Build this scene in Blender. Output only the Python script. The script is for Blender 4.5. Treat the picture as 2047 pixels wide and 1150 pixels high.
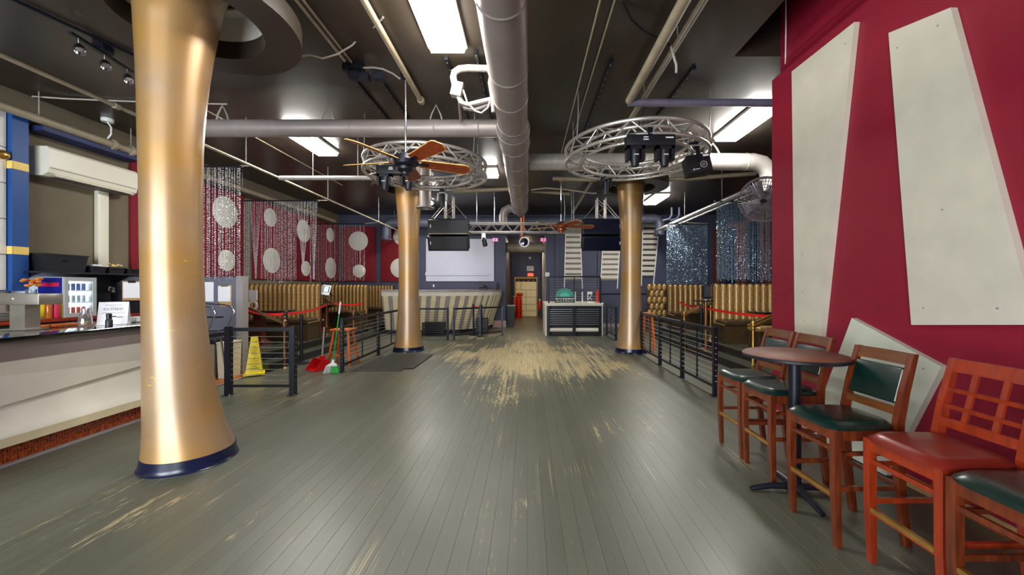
import bpy, bmesh, math, random
from mathutils import Vector, Matrix, Euler
random.seed(7)
R = math.radians
PI = math.pi
for o in list(bpy.data.objects):
    bpy.data.objects.remove(o)
SC = bpy.context.scene
COL = SC.collection

# ------------------------------------------------------------------ camera
FPX, CXP, CYP, CAMZ = 770.0, 1054.0, 575.0, 1.55     # focal length and vanishing point in 2047x1150 pixels
cam = bpy.data.cameras.new('camera')
camo = bpy.data.objects.new('camera', cam)
COL.objects.link(camo)
camo.location = (0, 0, CAMZ)
camo.rotation_euler = (PI / 2, 0, 0)
cam.sensor_width = 36
cam.lens = 36 * FPX / 2047
cam.shift_x = -(CXP - 1023.5) / 2047
cam.shift_y = 0
cam.clip_start = 0.05
SC.camera = camo

# ------------------------------------------------------------------ world, light, exposure
w = bpy.data.worlds.new('daylight')
SC.world = w
w.use_nodes = True
wn = w.node_tree.nodes
bg = wn['Background']
bg.inputs[0].default_value = (0.80, 0.88, 1.0, 1)
bg.inputs[1].default_value = 1.0
SC.view_settings.view_transform = 'Standard'
SC.view_settings.look = 'None'
SC.view_settings.gamma = 1
SC.view_settings.use_curve_mapping = False
SC.view_settings.exposure = 0.35
LENS_STRENGTH = 58.0
WINDOW_W = 430.0


def area(name, loc, rot, sx, sy, watts, col):
    l = bpy.data.lights.new(name, 'AREA')
    l.shape = 'RECTANGLE'
    l.size, l.size_y = sx, sy
    l.energy = watts
    l.color = col
    o = bpy.data.objects.new(name, l)
    COL.objects.link(o)
    o.location = loc
    o.rotation_euler = rot
    return o


# daylight through the two shop-front windows behind the camera
for wx, ww in ((-5.2, 3.4), (-1.9, 2.2)):
    area('window_daylight', (wx, -3.25, 1.95), (R(90), 0, 0), ww, 2.7, WINDOW_W * ww / 3.4, (0.88, 0.94, 1.0))

# ------------------------------------------------------------------ helpers


def lin(c):
    c = c / 255.0
    return c / 12.92 if c <= 0.04045 else ((c + 0.055) / 1.055) ** 2.4


def C(r, g, b):
    return (lin(r), lin(g), lin(b))


MATS = {}


def mat(name, col, rough=0.5, metal=0.0, var=0.12, scale=6.0, bump=0.0, bscale=60.0, coat=0.0, emit=0.0, ecol=None,
        stretch=(1, 1, 1), trans=0.0, alpha=1.0, spec=0.5, rvar=0.0):
    m = bpy.data.materials.new(name)
    m.use_nodes = True
    nt = m.node_tree
    n, L = nt.nodes, nt.links
    b = n['Principled BSDF']
    tc = n.new('ShaderNodeTexCoord')
    mp = n.new('ShaderNodeMapping')
    mp.inputs['Scale'].default_value = stretch
    L.new(tc.outputs['Object'], mp.inputs['Vector'])
    nz = n.new('ShaderNodeTexNoise')
    nz.inputs['Scale'].default_value = scale
    nz.inputs['Detail'].default_value = 5
    L.new(mp.outputs[0], nz.inputs['Vector'])
    cr = n.new('ShaderNodeValToRGB')
    lo = [max(0, c * (1 - var)) for c in col] + [1]
    hi = [min(1, c * (1 + var)) for c in col] + [1]
    cr.color_ramp.elements[0].color = lo
    cr.color_ramp.elements[0].position = 0.3
    cr.color_ramp.elements[1].color = hi
    cr.color_ramp.elements[1].position = 0.7
    L.new(nz.outputs['Fac'], cr.inputs[0])
    L.new(cr.outputs[0], b.inputs['Base Color'])
    b.inputs['Roughness'].default_value = rough
    if rvar:
        mr = n.new('ShaderNodeMapRange')
        mr.inputs['To Min'].default_value = max(0.02, rough - rvar)
        mr.inputs['To Max'].default_value = min(1, rough + rvar)
        L.new(nz.outputs['Fac'], mr.inputs['Value'])
        L.new(mr.outputs[0], b.inputs['Roughness'])
    b.inputs['Metallic'].default_value = metal
    b.inputs['Coat Weight'].default_value = coat
    b.inputs['Coat Roughness'].default_value = 0.12
    b.inputs['Specular IOR Level'].default_value = spec
    b.inputs['Transmission Weight'].default_value = trans
    b.inputs['Alpha'].default_value = alpha
    if bump:
        n2 = n.new('ShaderNodeTexNoise')
        n2.inputs['Scale'].default_value = bscale
        n2.inputs['Detail'].default_value = 3
        L.new(mp.outputs[0], n2.inputs['Vector'])
        bp = n.new('ShaderNodeBump')
        bp.inputs['Strength'].default_value = bump
        bp.inputs['Distance'].default_value = 0.01
        L.new(n2.outputs['Fac'], bp.inputs['Height'])
        L.new(bp.outputs[0], b.inputs['Normal'])
    if emit:
        b.inputs['Emission Color'].default_value = list(ecol or col) + [1]
        b.inputs['Emission Strength'].default_value = emit
    MATS[name] = m
    return m


def frame_from(d):
    d = Vector(d).normalized()
    a = Vector((0, 0, 1)) if abs(d.z) < 0.95 else Vector((0, 1, 0))
    x = a.cross(d).normalized()
    y = d.cross(x).normalized()
    return x, y, d


class MB:
    def __init__(s):
        s.v, s.f, s.sm = [], [], []

    def add(s, vs, fs, smooth=False):
        k = len(s.v)
        s.v += [Vector(p) for p in vs]
        s.f += [tuple(i + k for i in f) for f in fs]
        s.sm += [smooth] * len(fs)
        return s

    def mm(s, x0, x1, y0, y1, z0, z1):
        vs = [(x, y, z) for x in (x0, x1) for y in (y0, y1) for z in (z0, z1)]
        return s.add(vs, [(0, 1, 3, 2), (4, 6, 7, 5), (0, 4, 5, 1), (2, 3, 7, 6), (0, 2, 6, 4), (1, 5, 7, 3)])

    def box(s, c, sz, M=None):
        k = len(s.v)
        s.mm(-sz[0] / 2, sz[0] / 2, -sz[1] / 2, sz[1] / 2, -sz[2] / 2, sz[2] / 2)
        for i in range(k, len(s.v)):
            p = s.v[i]
            if M is not None:
                p = M @ p
            s.v[i] = p + Vector(c)
        return s

    def rbox(s, c, sz, bev=0.01, seg=2, M=None, smooth=True):
        bm = bmesh.new()
        bmesh.ops.create_cube(bm, size=1)
        for v in bm.verts:
            v.co = Vector((v.co.x * sz[0], v.co.y * sz[1], v.co.z * sz[2]))
        bmesh.ops.bevel(bm, geom=bm.edges[:], offset=bev, segments=seg, profile=0.6, affect='EDGES')
        bm.verts.index_update()
        vs = []
        for v in bm.verts:
            p = v.co.copy()
            if M is not None:
                p = M @ p
            vs.append(p + Vector(c))
        s.add(vs, [[v.index for v in f.verts] for f in bm.faces], smooth)
        bm.free()
        return s

    def beam(s, p0, p1, wd, ht=None, up=(0, 0, 1)):
        ht = ht or wd
        p0, p1 = Vector(p0), Vector(p1)
        d = (p1 - p0).normalized()
        u = Vector(up)
        if abs(d.dot(u)) > 0.97:
            u = Vector((0, 1, 0))
        x = d.cross(u).normalized()
        y = x.cross(d).normalized()
        vs = []
        for p in (p0, p1):
            for a, b in ((-1, -1), (1, -1), (1, 1), (-1, 1)):
                vs.append(p + x * a * wd / 2 + y * b * ht / 2)
        return s.add(vs, [(3, 2, 1, 0), (4, 5, 6, 7), (0, 1, 5, 4), (1, 2, 6, 5), (2, 3, 7, 6), (3, 0, 4, 7)])

    def loft(s, secs, smooth=False):
        """secs: list of (centre, hx, hy) rectangles in the xy plane"""
        k = len(s.v)
        for c, hx, hy in secs:
            c = Vector(c)
            s.v += [c + Vector((a * hx, b * hy, 0)) for a, b in ((-1, -1), (1, -1), (1, 1), (-1, 1))]
        n = len(secs)
        fs = [tuple(k + i for i in (3, 2, 1, 0)), tuple(k + 4 * (n - 1) + i for i in range(4))]
        for j in range(n - 1):
            for i in range(4):
                a, b = k + 4 * j + i, k + 4 * j + (i + 1) % 4
                fs.append((a, b, b + 4, a + 4))
        s.f += fs
        s.sm += [smooth] * len(fs)
        return s

    def tube(s, p0, p1, r, r2=None, n=10, caps=True):
        r2 = r if r2 is None else r2
        p0, p1 = Vector(p0), Vector(p1)
        x, y, d = frame_from(p1 - p0)
        vs = []
        for p, rr in ((p0, r), (p1, r2)):
            for i in range(n):
                a = 2 * PI * i / n
                vs.append(p + x * math.cos(a) * rr + y * math.sin(a) * rr)
        s.add(vs, [(i, (i + 1) % n, n + (i + 1) % n, n + i) for i in range(n)], True)
        if caps:
            k = len(s.v) - 2 * n
            s.f += [tuple(k + i for i in reversed(range(n))), tuple(k + n + i for i in range(n))]
            s.sm += [False, False]
        return s

    def path(s, pts, r, n=8, closed=False):
        pts = [Vector(p) for p in pts]
        m = len(pts)
        k = len(s.v)
        px = None
        for i, p in enumerate(pts):
            if closed:
                d = pts[(i + 1) % m] - pts[i - 1]
            else:
                d = pts[min(i + 1, m - 1)] - pts[max(i - 1, 0)]
            d.normalize()
            if px is None:
                px = frame_from(d)[0]
            px = (px - d * px.dot(d)).normalized()
            y = d.cross(px)
            rr = r[i] if isinstance(r, (list, tuple)) else r
            for j in range(n):
                a = 2 * PI * j / n
                s.v.append(p + px * math.cos(a) * rr + y * math.sin(a) * rr)
        fs = []
        for i in range(m if closed else m - 1):
            for j in range(n):
                a, b = k + i * n + j, k + i * n + (j + 1) % n
                a2, b2 = k + ((i + 1) % m) * n + j, k + ((i + 1) % m) * n + (j + 1) % n
                fs.append((a, b, b2, a2))
        s.f += fs
        s.sm += [True] * len(fs)
        if not closed:
            s.f += [tuple(k + j for j in reversed(range(n))), tuple(k + (m - 1) * n + j for j in range(n))]
            s.sm += [False, False]
        return s

    def lathe(s, prof, c=(0, 0, 0), n=32, axis=(0, 0, 1), close=False):
        x, y, d = frame_from(axis)
        if tuple(axis) == (0, 0, 1):
            x, y, d = Vector((1, 0, 0)), Vector((0, 1, 0)), Vector((0, 0, 1))
        c = Vector(c)
        k = len(s.v)
        for r, z in prof:
            for i in range(n):
                a = 2 * PI * i / n
                s.v.append(c + x * math.cos(a) * r + y * math.sin(a) * r + d * z)
        m = len(prof)
        fs = []
        for j in range(m if close else m - 1):
            for i in range(n):
                j2 = (j + 1) % m
                fs.append((k + j * n + i, k + j * n + (i + 1) % n, k + j2 * n + (i + 1) % n, k + j2 * n + i))
        s.f += fs
        s.sm += [True] * len(fs)
        if not close:
            if prof[0][0] > 1e-6:
                s.f.append(tuple(k + i for i in reversed(range(n))))
                s.sm.append(False)
            if prof[-1][0] > 1e-6:
                s.f.append(tuple(k + (m - 1) * n + i for i in range(n)))
                s.sm.append(False)
        return s

    def prism(s, pts, off):
        pts = [Vector(p) for p in pts]
        off = Vector(off)
        n = len(pts)
        nm = Vector((0, 0, 0))
        for i in range(n):
            nm += pts[i].cross(pts[(i + 1) % n])
        if nm.dot(off) > 0:
            pts = pts[::-1]
        vs = pts + [p + off for p in pts]
        fs = [tuple(range(n)), tuple(reversed(range(n, 2 * n)))]
        fs += [((i + 1) % n, i, n + i, n + (i + 1) % n) for i in range(n)]
        return s.add(vs, fs)

    def sphere(s, c, r, n=12, m=8, sc=(1, 1, 1)):
        k = len(s.v)
        c = Vector(c)
        s.v.append(c + Vector((0, 0, -r * sc[2])))
        for j in range(1, m):
            t = -PI / 2 + PI * j / m
            for i in range(n):
                a = 2 * PI * i / n
                s.v.append(c + Vector((r * sc[0] * math.cos(t) * math.cos(a), r * sc[1] * math.cos(t) * math.sin(a), r * sc[2] * math.sin(t))))
        s.v.append(c + Vector((0, 0, r * sc[2])))
        top = len(s.v) - 1
        fs = []
        for i in range(n):
            fs.append((k, k + 1 + (i + 1) % n, k + 1 + i))
            b = k + 1 + (m - 2) * n
            fs.append((top, b + i, b + (i + 1) % n))
        for j in range(m - 2):
            for i in range(n):
                a = k + 1 + j * n
                fs.append((a + i, a + (i + 1) % n, a + n + (i + 1) % n, a + n + i))
        s.f += fs
        s.sm += [True] * len(fs)
        return s

    def xform(s, M, k=0):
        for i in range(k, len(s.v)):
            s.v[i] = M @ s.v[i]
        return s

    def build(s, name, m, parent=None, sharp=35):
        vs = s.v
        loc = Vector((0, 0, 0))
        if parent is not None:
            inv = wm(parent).inverted()
            vs = [inv @ p for p in vs]
        else:
            lo = [min(p[i] for p in vs) for i in range(3)]
            hi = [max(p[i] for p in vs) for i in range(3)]
            loc = Vector(((lo[0] + hi[0]) / 2, (lo[1] + hi[1]) / 2, lo[2]))
            vs = [p - loc for p in vs]
        me = bpy.data.meshes.new(name)
        me.from_pydata([tuple(p) for p in vs], [], s.f)
        me.polygons.foreach_set('use_smooth', s.sm)
        if any(s.sm):
            me.set_sharp_from_angle(angle=R(sharp))
        me.materials.append(MATS[m] if isinstance(m, str) else m)
        me.update()
        o = bpy.data.objects.new(name, me)
        COL.objects.link(o)
        o.location = loc
        if parent is not None:
            o.parent = parent
        return o


def wm(o):
    m = Matrix.Translation(o.location) @ o.rotation_euler.to_matrix().to_4x4()
    return wm(o.parent) @ m if o.parent else m


def tag(o, label=None, cat=None, group=None, kind=None):
    if label:
        o['label'] = label
    if cat:
        o['category'] = cat
    if group:
        o['group'] = group
    if kind:
        o['kind'] = kind
    return o


def thing(name, label, cat, loc=(0, 0, 0), rz=0, group=None):
    o = bpy.data.objects.new(name, None)
    COL.objects.link(o)
    o.empty_display_size = 0.1
    o.location = loc
    o.rotation_euler = (0, 0, rz)
    return tag(o, label, cat, group)


def struct(name, mb, m, parent=None):
    o = mb.build(name, m, parent)
    if parent is None:
        o['kind'] = 'structure'
    return o


def one(name, mb, m, label, cat, group=None, kind=None):
    return tag(mb.build(name, m), label, cat, group, kind)


def inst(src, parent, loc=None, rot=None):
    """another object with the same mesh under the same parent"""
    c = src.copy()
    COL.objects.link(c)
    c.parent = parent
    if loc is not None:
        c.location = loc
    if rot is not None:
        c.rotation_euler = rot
    return c


def dup(root, loc, rz=0.0, label=None, group=None):
    r = root.copy()
    COL.objects.link(r)
    r.location = loc
    r.rotation_euler = (0, 0, rz)
    if label:
        r['label'] = label
    if group:
        r['group'] = group
    for ch in [c for c in bpy.data.objects if c.parent == root]:
        c = ch.copy()
        COL.objects.link(c)
        c.parent = r
        for g in [q for q in bpy.data.objects if q.parent == ch]:
            d = g.copy()
            COL.objects.link(d)
            d.parent = c
    return r


def text(name, s, size, loc, rot, m, parent=None, ext=0.0006, align='CENTER'):
    cu = bpy.data.curves.new(name, 'FONT')
    cu.body = s
    cu.size = size
    cu.align_x = align
    cu.align_y = 'CENTER'
    cu.extrude = ext
    t = bpy.data.objects.new(name, cu)
    COL.objects.link(t)
    bpy.context.view_layer.update()
    me = bpy.data.meshes.new_from_object(t.evaluated_get(bpy.context.evaluated_depsgraph_get()))
    bpy.data.objects.remove(t)
    me.name = name
    me.materials.clear()
    me.materials.append(MATS[m])
    o = bpy.data.objects.new(name, me)
    COL.objects.link(o)
    M = rot.to_4x4() if hasattr(rot, 'to_4x4') else Euler(rot).to_matrix().to_4x4()
    M = Matrix.Translation(Vector(loc)) @ M
    if parent is not None:
        o.parent = parent
        M = wm(parent).inverted() @ M
    o.location = M.to_translation()
    o.rotation_euler = M.to_euler()
    return o


def at(u, v, Y):
    """the point at distance Y that lies on pixel (u, v) of the 2047x1150 photograph"""
    return Vector(((u - CXP) * Y / FPX, Y, CAMZ - (v - CYP) * Y / FPX))


# ------------------------------------------------------------------ materials
mat('ceiling_paint', C(56, 48, 40), 0.32, var=0.12, scale=1.5, bump=0.08, bscale=9, rvar=0.06)
mat('wall_taupe', C(112, 103, 84), 0.75, var=0.07, scale=3)
mat('wall_blue', C(66, 70, 92), 0.6, var=0.1, scale=2)
mat('wall_navy', C(30, 44, 92), 0.55, var=0.2, scale=2)
mat('wall_dark', C(40, 40, 52), 0.6, var=0.15, scale=2)
mat('red_paint', C(150, 20, 48), 0.55, var=0.06, scale=3, bump=0.03, bscale=120)
mat('red_fabric', C(124, 12, 28), 0.8, var=0.1, scale=14, bump=0.1, bscale=300)
mat('white_paint', C(222, 218, 208), 0.5, var=0.04)
mat('cream_panel', C(226, 218, 198), 0.55, var=0.06, scale=4, bump=0.08, bscale=25)
mat('pale_panel', C(224, 226, 206), 0.55, var=0.05, scale=4, bump=0.08, bscale=25)
mat('dot_fabric', C(226, 222, 210), 0.8, var=0.05, scale=30)
mat('black_metal', C(26, 28, 38), 0.38, 0.3, var=0.2, scale=20)
mat('black_plastic', C(24, 24, 30), 0.45, var=0.2, scale=20)
mat('navy_band', C(14, 20, 48), 0.25, var=0.3, scale=5)
mat('duct_grey', C(150, 140, 136), 0.42, 0.25, var=0.1, scale=4, rvar=0.1)
mat('duct_blue', C(92, 96, 114), 0.45, 0.25, var=0.15, scale=4)
mat('pipe_tan', C(158, 146, 122), 0.5, 0.1, var=0.12, scale=8)
mat('pipe_violet', C(116, 110, 128), 0.5, 0.1, var=0.12, scale=8)
mat('pipe_grey', C(168, 162, 156), 0.45, 0.2, var=0.12, scale=8)
mat('steel', C(190, 186, 178), 0.3, 0.9, var=0.1, scale=12)
mat('alu', C(206, 200, 194), 0.36, 0.7, var=0.08, scale=20)
mat('chrome', C(215, 215, 220), 0.14, 1.0, var=0.05)
mat('brass', C(196, 152, 80), 0.28, 0.85, var=0.12, scale=20)
mat('bronze', C(128, 96, 66), 0.32, 0.7, var=0.15, scale=14)
mat('cable_steel', C(200, 204, 208), 0.3, 0.8, var=0.05)
mat('wood_stool', C(100, 41, 14), 0.34, var=0.5, scale=5, stretch=(6, 6, 0.8), coat=0.35)
mat('wood_red', C(142, 44, 12), 0.32, var=0.3, scale=5, stretch=(6, 6, 0.8), coat=0.35)
mat('wood_back', C(102, 57, 20), 0.34, var=0.35, scale=5, stretch=(6, 1, 6), coat=0.3)
mat('wood_orange', C(205, 98, 30), 0.4, var=0.25, scale=6, stretch=(5, 5, 0.8))
mat('wood_dark', C(96, 50, 26), 0.4, var=0.3, scale=6, stretch=(1, 6, 6))
mat('fan_blade', C(150, 62, 22), 0.45, var=0.4, scale=8, stretch=(1, 7, 7), bump=0.15, bscale=30)
mat('blade_edge', C(222, 176, 104), 0.5, var=0.12, scale=8)
mat('vinyl_green', C(10, 38, 33), 0.3, var=0.2, scale=8, coat=0.25)
mat('vinyl_red', C(124, 36, 26), 0.32, var=0.12, scale=8, coat=0.2)
mat('table_top', C(122, 66, 46), 0.55, var=0.22, scale=7)
mat('booth_gold', C(168, 134, 82), 0.36, 0.35, var=0.3, scale=24, bump=0.1, bscale=80)
mat('booth_dark', C(74, 56, 34), 0.45, 0.2, var=0.3, scale=20)
mat('bead', C(186, 186, 192), 0.3, 0.35, var=0.25, scale=40)
mat('bead_dark', C(150, 172, 194), 0.22, 0.6, var=0.7, scale=40)
mat('lens', (1, 1, 1), 0.4, var=0.02, emit=LENS_STRENGTH, ecol=(1.0, 0.965, 0.90))
mat('fixture_white', C(228, 226, 218), 0.4, var=0.03)
mat('yellow_plastic', C(238, 214, 20), 0.38, var=0.06)
mat('red_plastic', C(200, 16, 26), 0.3, var=0.1)
mat('red_belt', C(226, 18, 20), 0.5, var=0.08)
mat('green_plastic', C(14, 160, 76), 0.35, var=0.06)
mat('bristle_green', C(70, 190, 90), 0.7, var=0.3, scale=80)
mat('bristle_white', C(200, 206, 204), 0.7, var=0.2, scale=80)
mat('white_plastic', C(236, 236, 234), 0.35, var=0.03)
mat('paper', C(236, 236, 240), 0.7, var=0.02)
mat('kraft', C(186, 146, 100), 0.6, var=0.15, scale=12)
mat('ink', C(30, 26, 30), 0.6, var=0.05)
mat('ink_red', C(170, 60, 20), 0.6, var=0.05)
mat('partition_grey', C(104, 106, 120), 0.65, var=0.06, scale=20)
mat('tan_bin', C(146, 138, 122), 0.5, var=0.05)
mat('cream_bin', C(206, 198, 172), 0.5, var=0.05)
mat('bag_black', C(24, 26, 36), 0.25, var=0.3, scale=12, bump=0.6, bscale=22)
mat('rubber', C(62, 60, 50), 0.6, var=0.15, scale=10)
mat('counter_black', C(20, 22, 24), 0.07, var=0.2, scale=10, coat=0.3)
mat('bar_band', C(132, 118, 114), 0.6, var=0.05)
mat('bar_white', C(226, 220, 206), 0.5, var=0.05, scale=3, bump=0.1, bscale=14)
mat('bar_cream', C(214, 200, 162), 0.5, var=0.08, scale=6)
mat('mosaic', C(150, 62, 22), 0.25, var=0.75, scale=38, coat=0.3)
mat('grout', C(40, 22, 14), 0.7, var=0.2)
mat('tile_orange', C(170, 92, 38), 0.5, var=0.2, scale=6)
mat('screen_white', C(206, 208, 224), 0.7, var=0.02)
mat('slat_cream', C(224, 210, 168), 0.5, var=0.06)
mat('slat_grey', C(150, 144, 142), 0.55, var=0.06)
mat('stripe_cream', C(214, 206, 192), 0.55, var=0.06)
mat('stripe_grey', C(120, 112, 108), 0.6, var=0.1)
mat('stripe_dark', C(58, 54, 58), 0.6, var=0.1)
mat('speaker_grille', C(62, 62, 66), 0.4, 0.4, var=0.15, scale=40, bump=0.4, bscale=400)
mat('speaker_navy', C(18, 22, 52), 0.3, 0.3, var=0.25, scale=10)
mat('door_tile', C(248, 230, 178), 0.35, var=0.05)
mat('door_frame', C(196, 150, 72), 0.45, var=0.15)
mat('teal', C(82, 206, 186), 0.4, var=0.06)
mat('dark_green', C(6, 46, 42), 0.4, var=0.1)
mat('pink_led', C(230, 110, 170), 0.4, emit=0.6, var=0.05)
mat('exit_red', C(255, 70, 30), 0.4, emit=2.2, ecol=C(255, 60, 20), var=0.05)
mat('glass_dark', C(16, 22, 40), 0.06, var=0.3, scale=2, spec=0.8)
mat('glass_clear', C(235, 240, 240), 0.03, trans=0.95, var=0.02)
mat('fridge_glow', C(232, 246, 250), 0.4, emit=12, ecol=C(226, 244, 255), var=0.02)
mat('fridge_body', C(176, 178, 176), 0.35, var=0.04)
mat('fridge_blue', C(16, 26, 130), 0.35, var=0.08)
mat('fridge_yellow', C(240, 200, 20), 0.35, var=0.08)
mat('magenta', C(214, 30, 90), 0.4, var=0.05)
mat('blue_post', C(24, 76, 142), 0.5, var=0.06)
mat('yellow_square', C(240, 206, 110), 0.5, var=0.05)
mat('ac_white', C(228, 224, 206), 0.35, var=0.02)
mat('ac_shadow', C(96, 92, 84), 0.5, var=0.05)
mat('orange_flower', C(220, 130, 50), 0.6, var=0.3, scale=30)
mat('amber', C(180, 96, 30), 0.15, var=0.2)
mat('can_blue', C(60, 90, 170), 0.3, 0.6, var=0.3, scale=30)
mat('can_silver', C(196, 204, 214), 0.3, 0.6, var=0.3, scale=30)
mat('can_red', C(220, 70, 40), 0.3, 0.3, var=0.2, scale=30)
mat('mesh_grey', C(128, 120, 124), 0.35, 0.6, var=0.3, scale=12)
mat('screen_glow', C(190, 204, 230), 0.3, emit=0.5, var=0.05)
mat('hose', C(172, 164, 154), 0.55, var=0.1)
mat('step_black', C(30, 30, 30), 0.25, var=0.2, scale=5)
mat('platform_paint', C(78, 80, 70), 0.2, var=0.2, scale=3)
mat('pink_stone', C(190, 150, 146), 0.6, var=0.3, scale=30)
mat('fire_red', C(200, 30, 24), 0.35, var=0.08)
mat('copper', C(176, 98, 60), 0.35, 0.7, var=0.15)


def gold_mat():
    m = mat('gold_column', C(162, 133, 100), 0.40, 0.35, coat=0.8, var=0.10, scale=3, bump=0.05, bscale=8, rvar=0.07)
    nt = m.node_tree
    n, L = nt.nodes, nt.links
    b = n['Principled BSDF']
    b.inputs['Coat Roughness'].default_value = 0.30
    # scuffs of brighter bare metal
    tc = n['Texture Coordinate']
    mp = n.new('ShaderNodeMapping')
    mp.inputs['Scale'].default_value = (3, 3, 14)
    mp.inputs['Rotation'].default_value = (0.35, 0, 0)
    L.new(tc.outputs['Object'], mp.inputs['Vector'])
    nz = n.new('ShaderNodeTexNoise')
    nz.inputs['Scale'].default_value = 2.2
    nz.inputs['Detail'].default_value = 8
    nz.inputs['Roughness'].default_value = 0.65
    L.new(mp.outputs[0], nz.inputs['Vector'])
    cr = n.new('ShaderNodeValToRGB')
    cr.color_ramp.elements[0].position = 0.68
    cr.color_ramp.elements[1].position = 0.70
    L.new(nz.outputs['Fac'], cr.inputs[0])
    mx = n.new('ShaderNodeMix')
    mx.data_type = 'RGBA'
    src = b.inputs['Base Color'].links[0].from_socket
    # cloudy change from bronze to ochre in the metallic paint
    cl_ = n.new('ShaderNodeTexNoise')
    cl_.inputs['Scale'].default_value = 1.3
    cl_.inputs['Detail'].default_value = 3
    L.new(tc.outputs['Object'], cl_.inputs['Vector'])
    cr3 = n.new('ShaderNodeValToRGB')
    cr3.color_ramp.elements[0].position = 0.42
    cr3.color_ramp.elements[1].position = 0.62
    L.new(cl_.outputs['Fac'], cr3.inputs[0])
    mx0 = n.new('ShaderNodeMix')
    mx0.data_type = 'RGBA'
    L.new(cr3.outputs[0], mx0.inputs['Factor'])
    L.new(src, mx0.inputs['A'])
    mx0.inputs['B'].default_value = (*C(170, 128, 66), 1)
    L.new(cr.outputs[0], mx.inputs['Factor'])
    L.new(mx0.outputs['Result'], mx.inputs['A'])
    mx.inputs['B'].default_value = (*C(226, 184, 40), 1)
    L.new(mx.outputs['Result'], b.inputs['Base Color'])


gold_mat()


def floor_mat(name='floor_paint'):
    m = bpy.data.materials.new(name)
    m.use_nodes = True
    nt = m.node_tree
    n, L = nt.nodes, nt.links
    b = n['Principled BSDF']

    def mth(op, a, bb=None, c=None):
        x = n.new('ShaderNodeMath')
        x.operation = op
        for i, q in enumerate((a, bb, c)):
            if q is None:
                continue
            if isinstance(q, (int, float)):
                x.inputs[i].default_value = q
            else:
                L.new(q, x.inputs[i])
        return x.outputs[0]

    g = n.new('ShaderNodeNewGeometry')
    sp = n.new('ShaderNodeSeparateXYZ')
    L.new(g.outputs['Position'], sp.inputs[0])
    X, Y = sp.outputs[0], sp.outputs[1]

    def noise(sx, sy, scale=1.0, detail=5, rough=0.55, off=0.0):
        cb = n.new('ShaderNodeCombineXYZ')
        L.new(mth('MULTIPLY', X, sx), cb.inputs[0])
        L.new(mth('MULTIPLY', Y, sy), cb.inputs[1])
        cb.inputs[2].default_value = off
        z = n.new('ShaderNodeTexNoise')
        z.inputs['Scale'].default_value = scale
        z.inputs['Detail'].default_value = detail
        z.inputs['Roughness'].default_value = rough
        L.new(cb.outputs[0], z.inputs['Vector'])
        return z.outputs['Fac']

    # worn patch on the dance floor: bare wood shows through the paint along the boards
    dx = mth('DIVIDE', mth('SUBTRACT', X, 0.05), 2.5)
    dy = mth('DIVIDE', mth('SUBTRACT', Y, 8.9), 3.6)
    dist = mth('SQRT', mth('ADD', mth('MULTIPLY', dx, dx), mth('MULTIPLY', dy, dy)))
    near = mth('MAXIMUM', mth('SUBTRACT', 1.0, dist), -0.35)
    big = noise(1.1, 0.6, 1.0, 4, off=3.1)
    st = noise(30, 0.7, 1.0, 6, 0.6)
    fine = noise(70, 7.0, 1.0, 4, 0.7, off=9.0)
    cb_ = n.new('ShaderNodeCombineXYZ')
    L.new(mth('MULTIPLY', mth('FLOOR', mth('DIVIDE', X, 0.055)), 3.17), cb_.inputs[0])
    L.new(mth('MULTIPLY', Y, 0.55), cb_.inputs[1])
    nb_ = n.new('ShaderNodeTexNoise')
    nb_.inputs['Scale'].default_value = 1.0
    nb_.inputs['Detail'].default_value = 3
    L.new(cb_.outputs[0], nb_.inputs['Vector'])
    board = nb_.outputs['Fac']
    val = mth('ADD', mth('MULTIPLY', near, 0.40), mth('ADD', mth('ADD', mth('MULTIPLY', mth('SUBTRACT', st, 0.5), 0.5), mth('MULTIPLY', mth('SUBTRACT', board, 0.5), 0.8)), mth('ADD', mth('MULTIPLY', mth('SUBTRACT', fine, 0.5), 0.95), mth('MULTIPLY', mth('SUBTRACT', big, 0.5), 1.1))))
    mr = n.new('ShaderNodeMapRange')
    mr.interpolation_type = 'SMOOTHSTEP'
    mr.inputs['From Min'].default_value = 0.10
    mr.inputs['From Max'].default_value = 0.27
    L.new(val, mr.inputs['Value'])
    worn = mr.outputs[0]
    # lone scratches along the boards
    sc = noise(75, 0.4, 1.0, 3, 0.5, off=21.0)
    sc2 = noise(3, 1.1, 1.0, 2, 0.5, off=33.0)
    mr2 = n.new('ShaderNodeMapRange')
    mr2.inputs['From Min'].default_value = 1.21
    mr2.inputs['From Max'].default_value = 1.29
    L.new(mth('ADD', mth('MULTIPLY', sc, 1.1), mth('MULTIPLY', sc2, 0.85)), mr2.inputs['Value'])
    mask = mth('MINIMUM', mth('ADD', worn, mth('MULTIPLY', mr2.outputs[0], 0.6)), 1.0)
    # board by board tone
    bi = mth('FLOOR', mth('DIVIDE', X, 0.11))
    wn_ = n.new('ShaderNodeTexWhiteNoise')
    wn_.noise_dimensions = '1D'
    L.new(bi, wn_.inputs['W'])
    paint = n.new('ShaderNodeValToRGB')
    paint.color_ramp.elements[0].color = (*C(71, 73, 60), 1)
    paint.color_ramp.elements[1].color = (*C(92, 94, 80), 1)
    L.new(mth('ADD', mth('MULTIPLY', wn_.outputs['Value'], 0.35), mth('MULTIPLY', noise(1.2, 0.8, 1, 4, off=5), 0.65)), paint.inputs[0])
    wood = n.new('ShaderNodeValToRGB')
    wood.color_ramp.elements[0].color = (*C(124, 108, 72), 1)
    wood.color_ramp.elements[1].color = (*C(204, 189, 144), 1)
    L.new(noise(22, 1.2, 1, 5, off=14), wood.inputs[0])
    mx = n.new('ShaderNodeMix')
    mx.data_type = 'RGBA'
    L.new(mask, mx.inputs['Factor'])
    L.new(paint.outputs[0], mx.inputs['A'])
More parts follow.
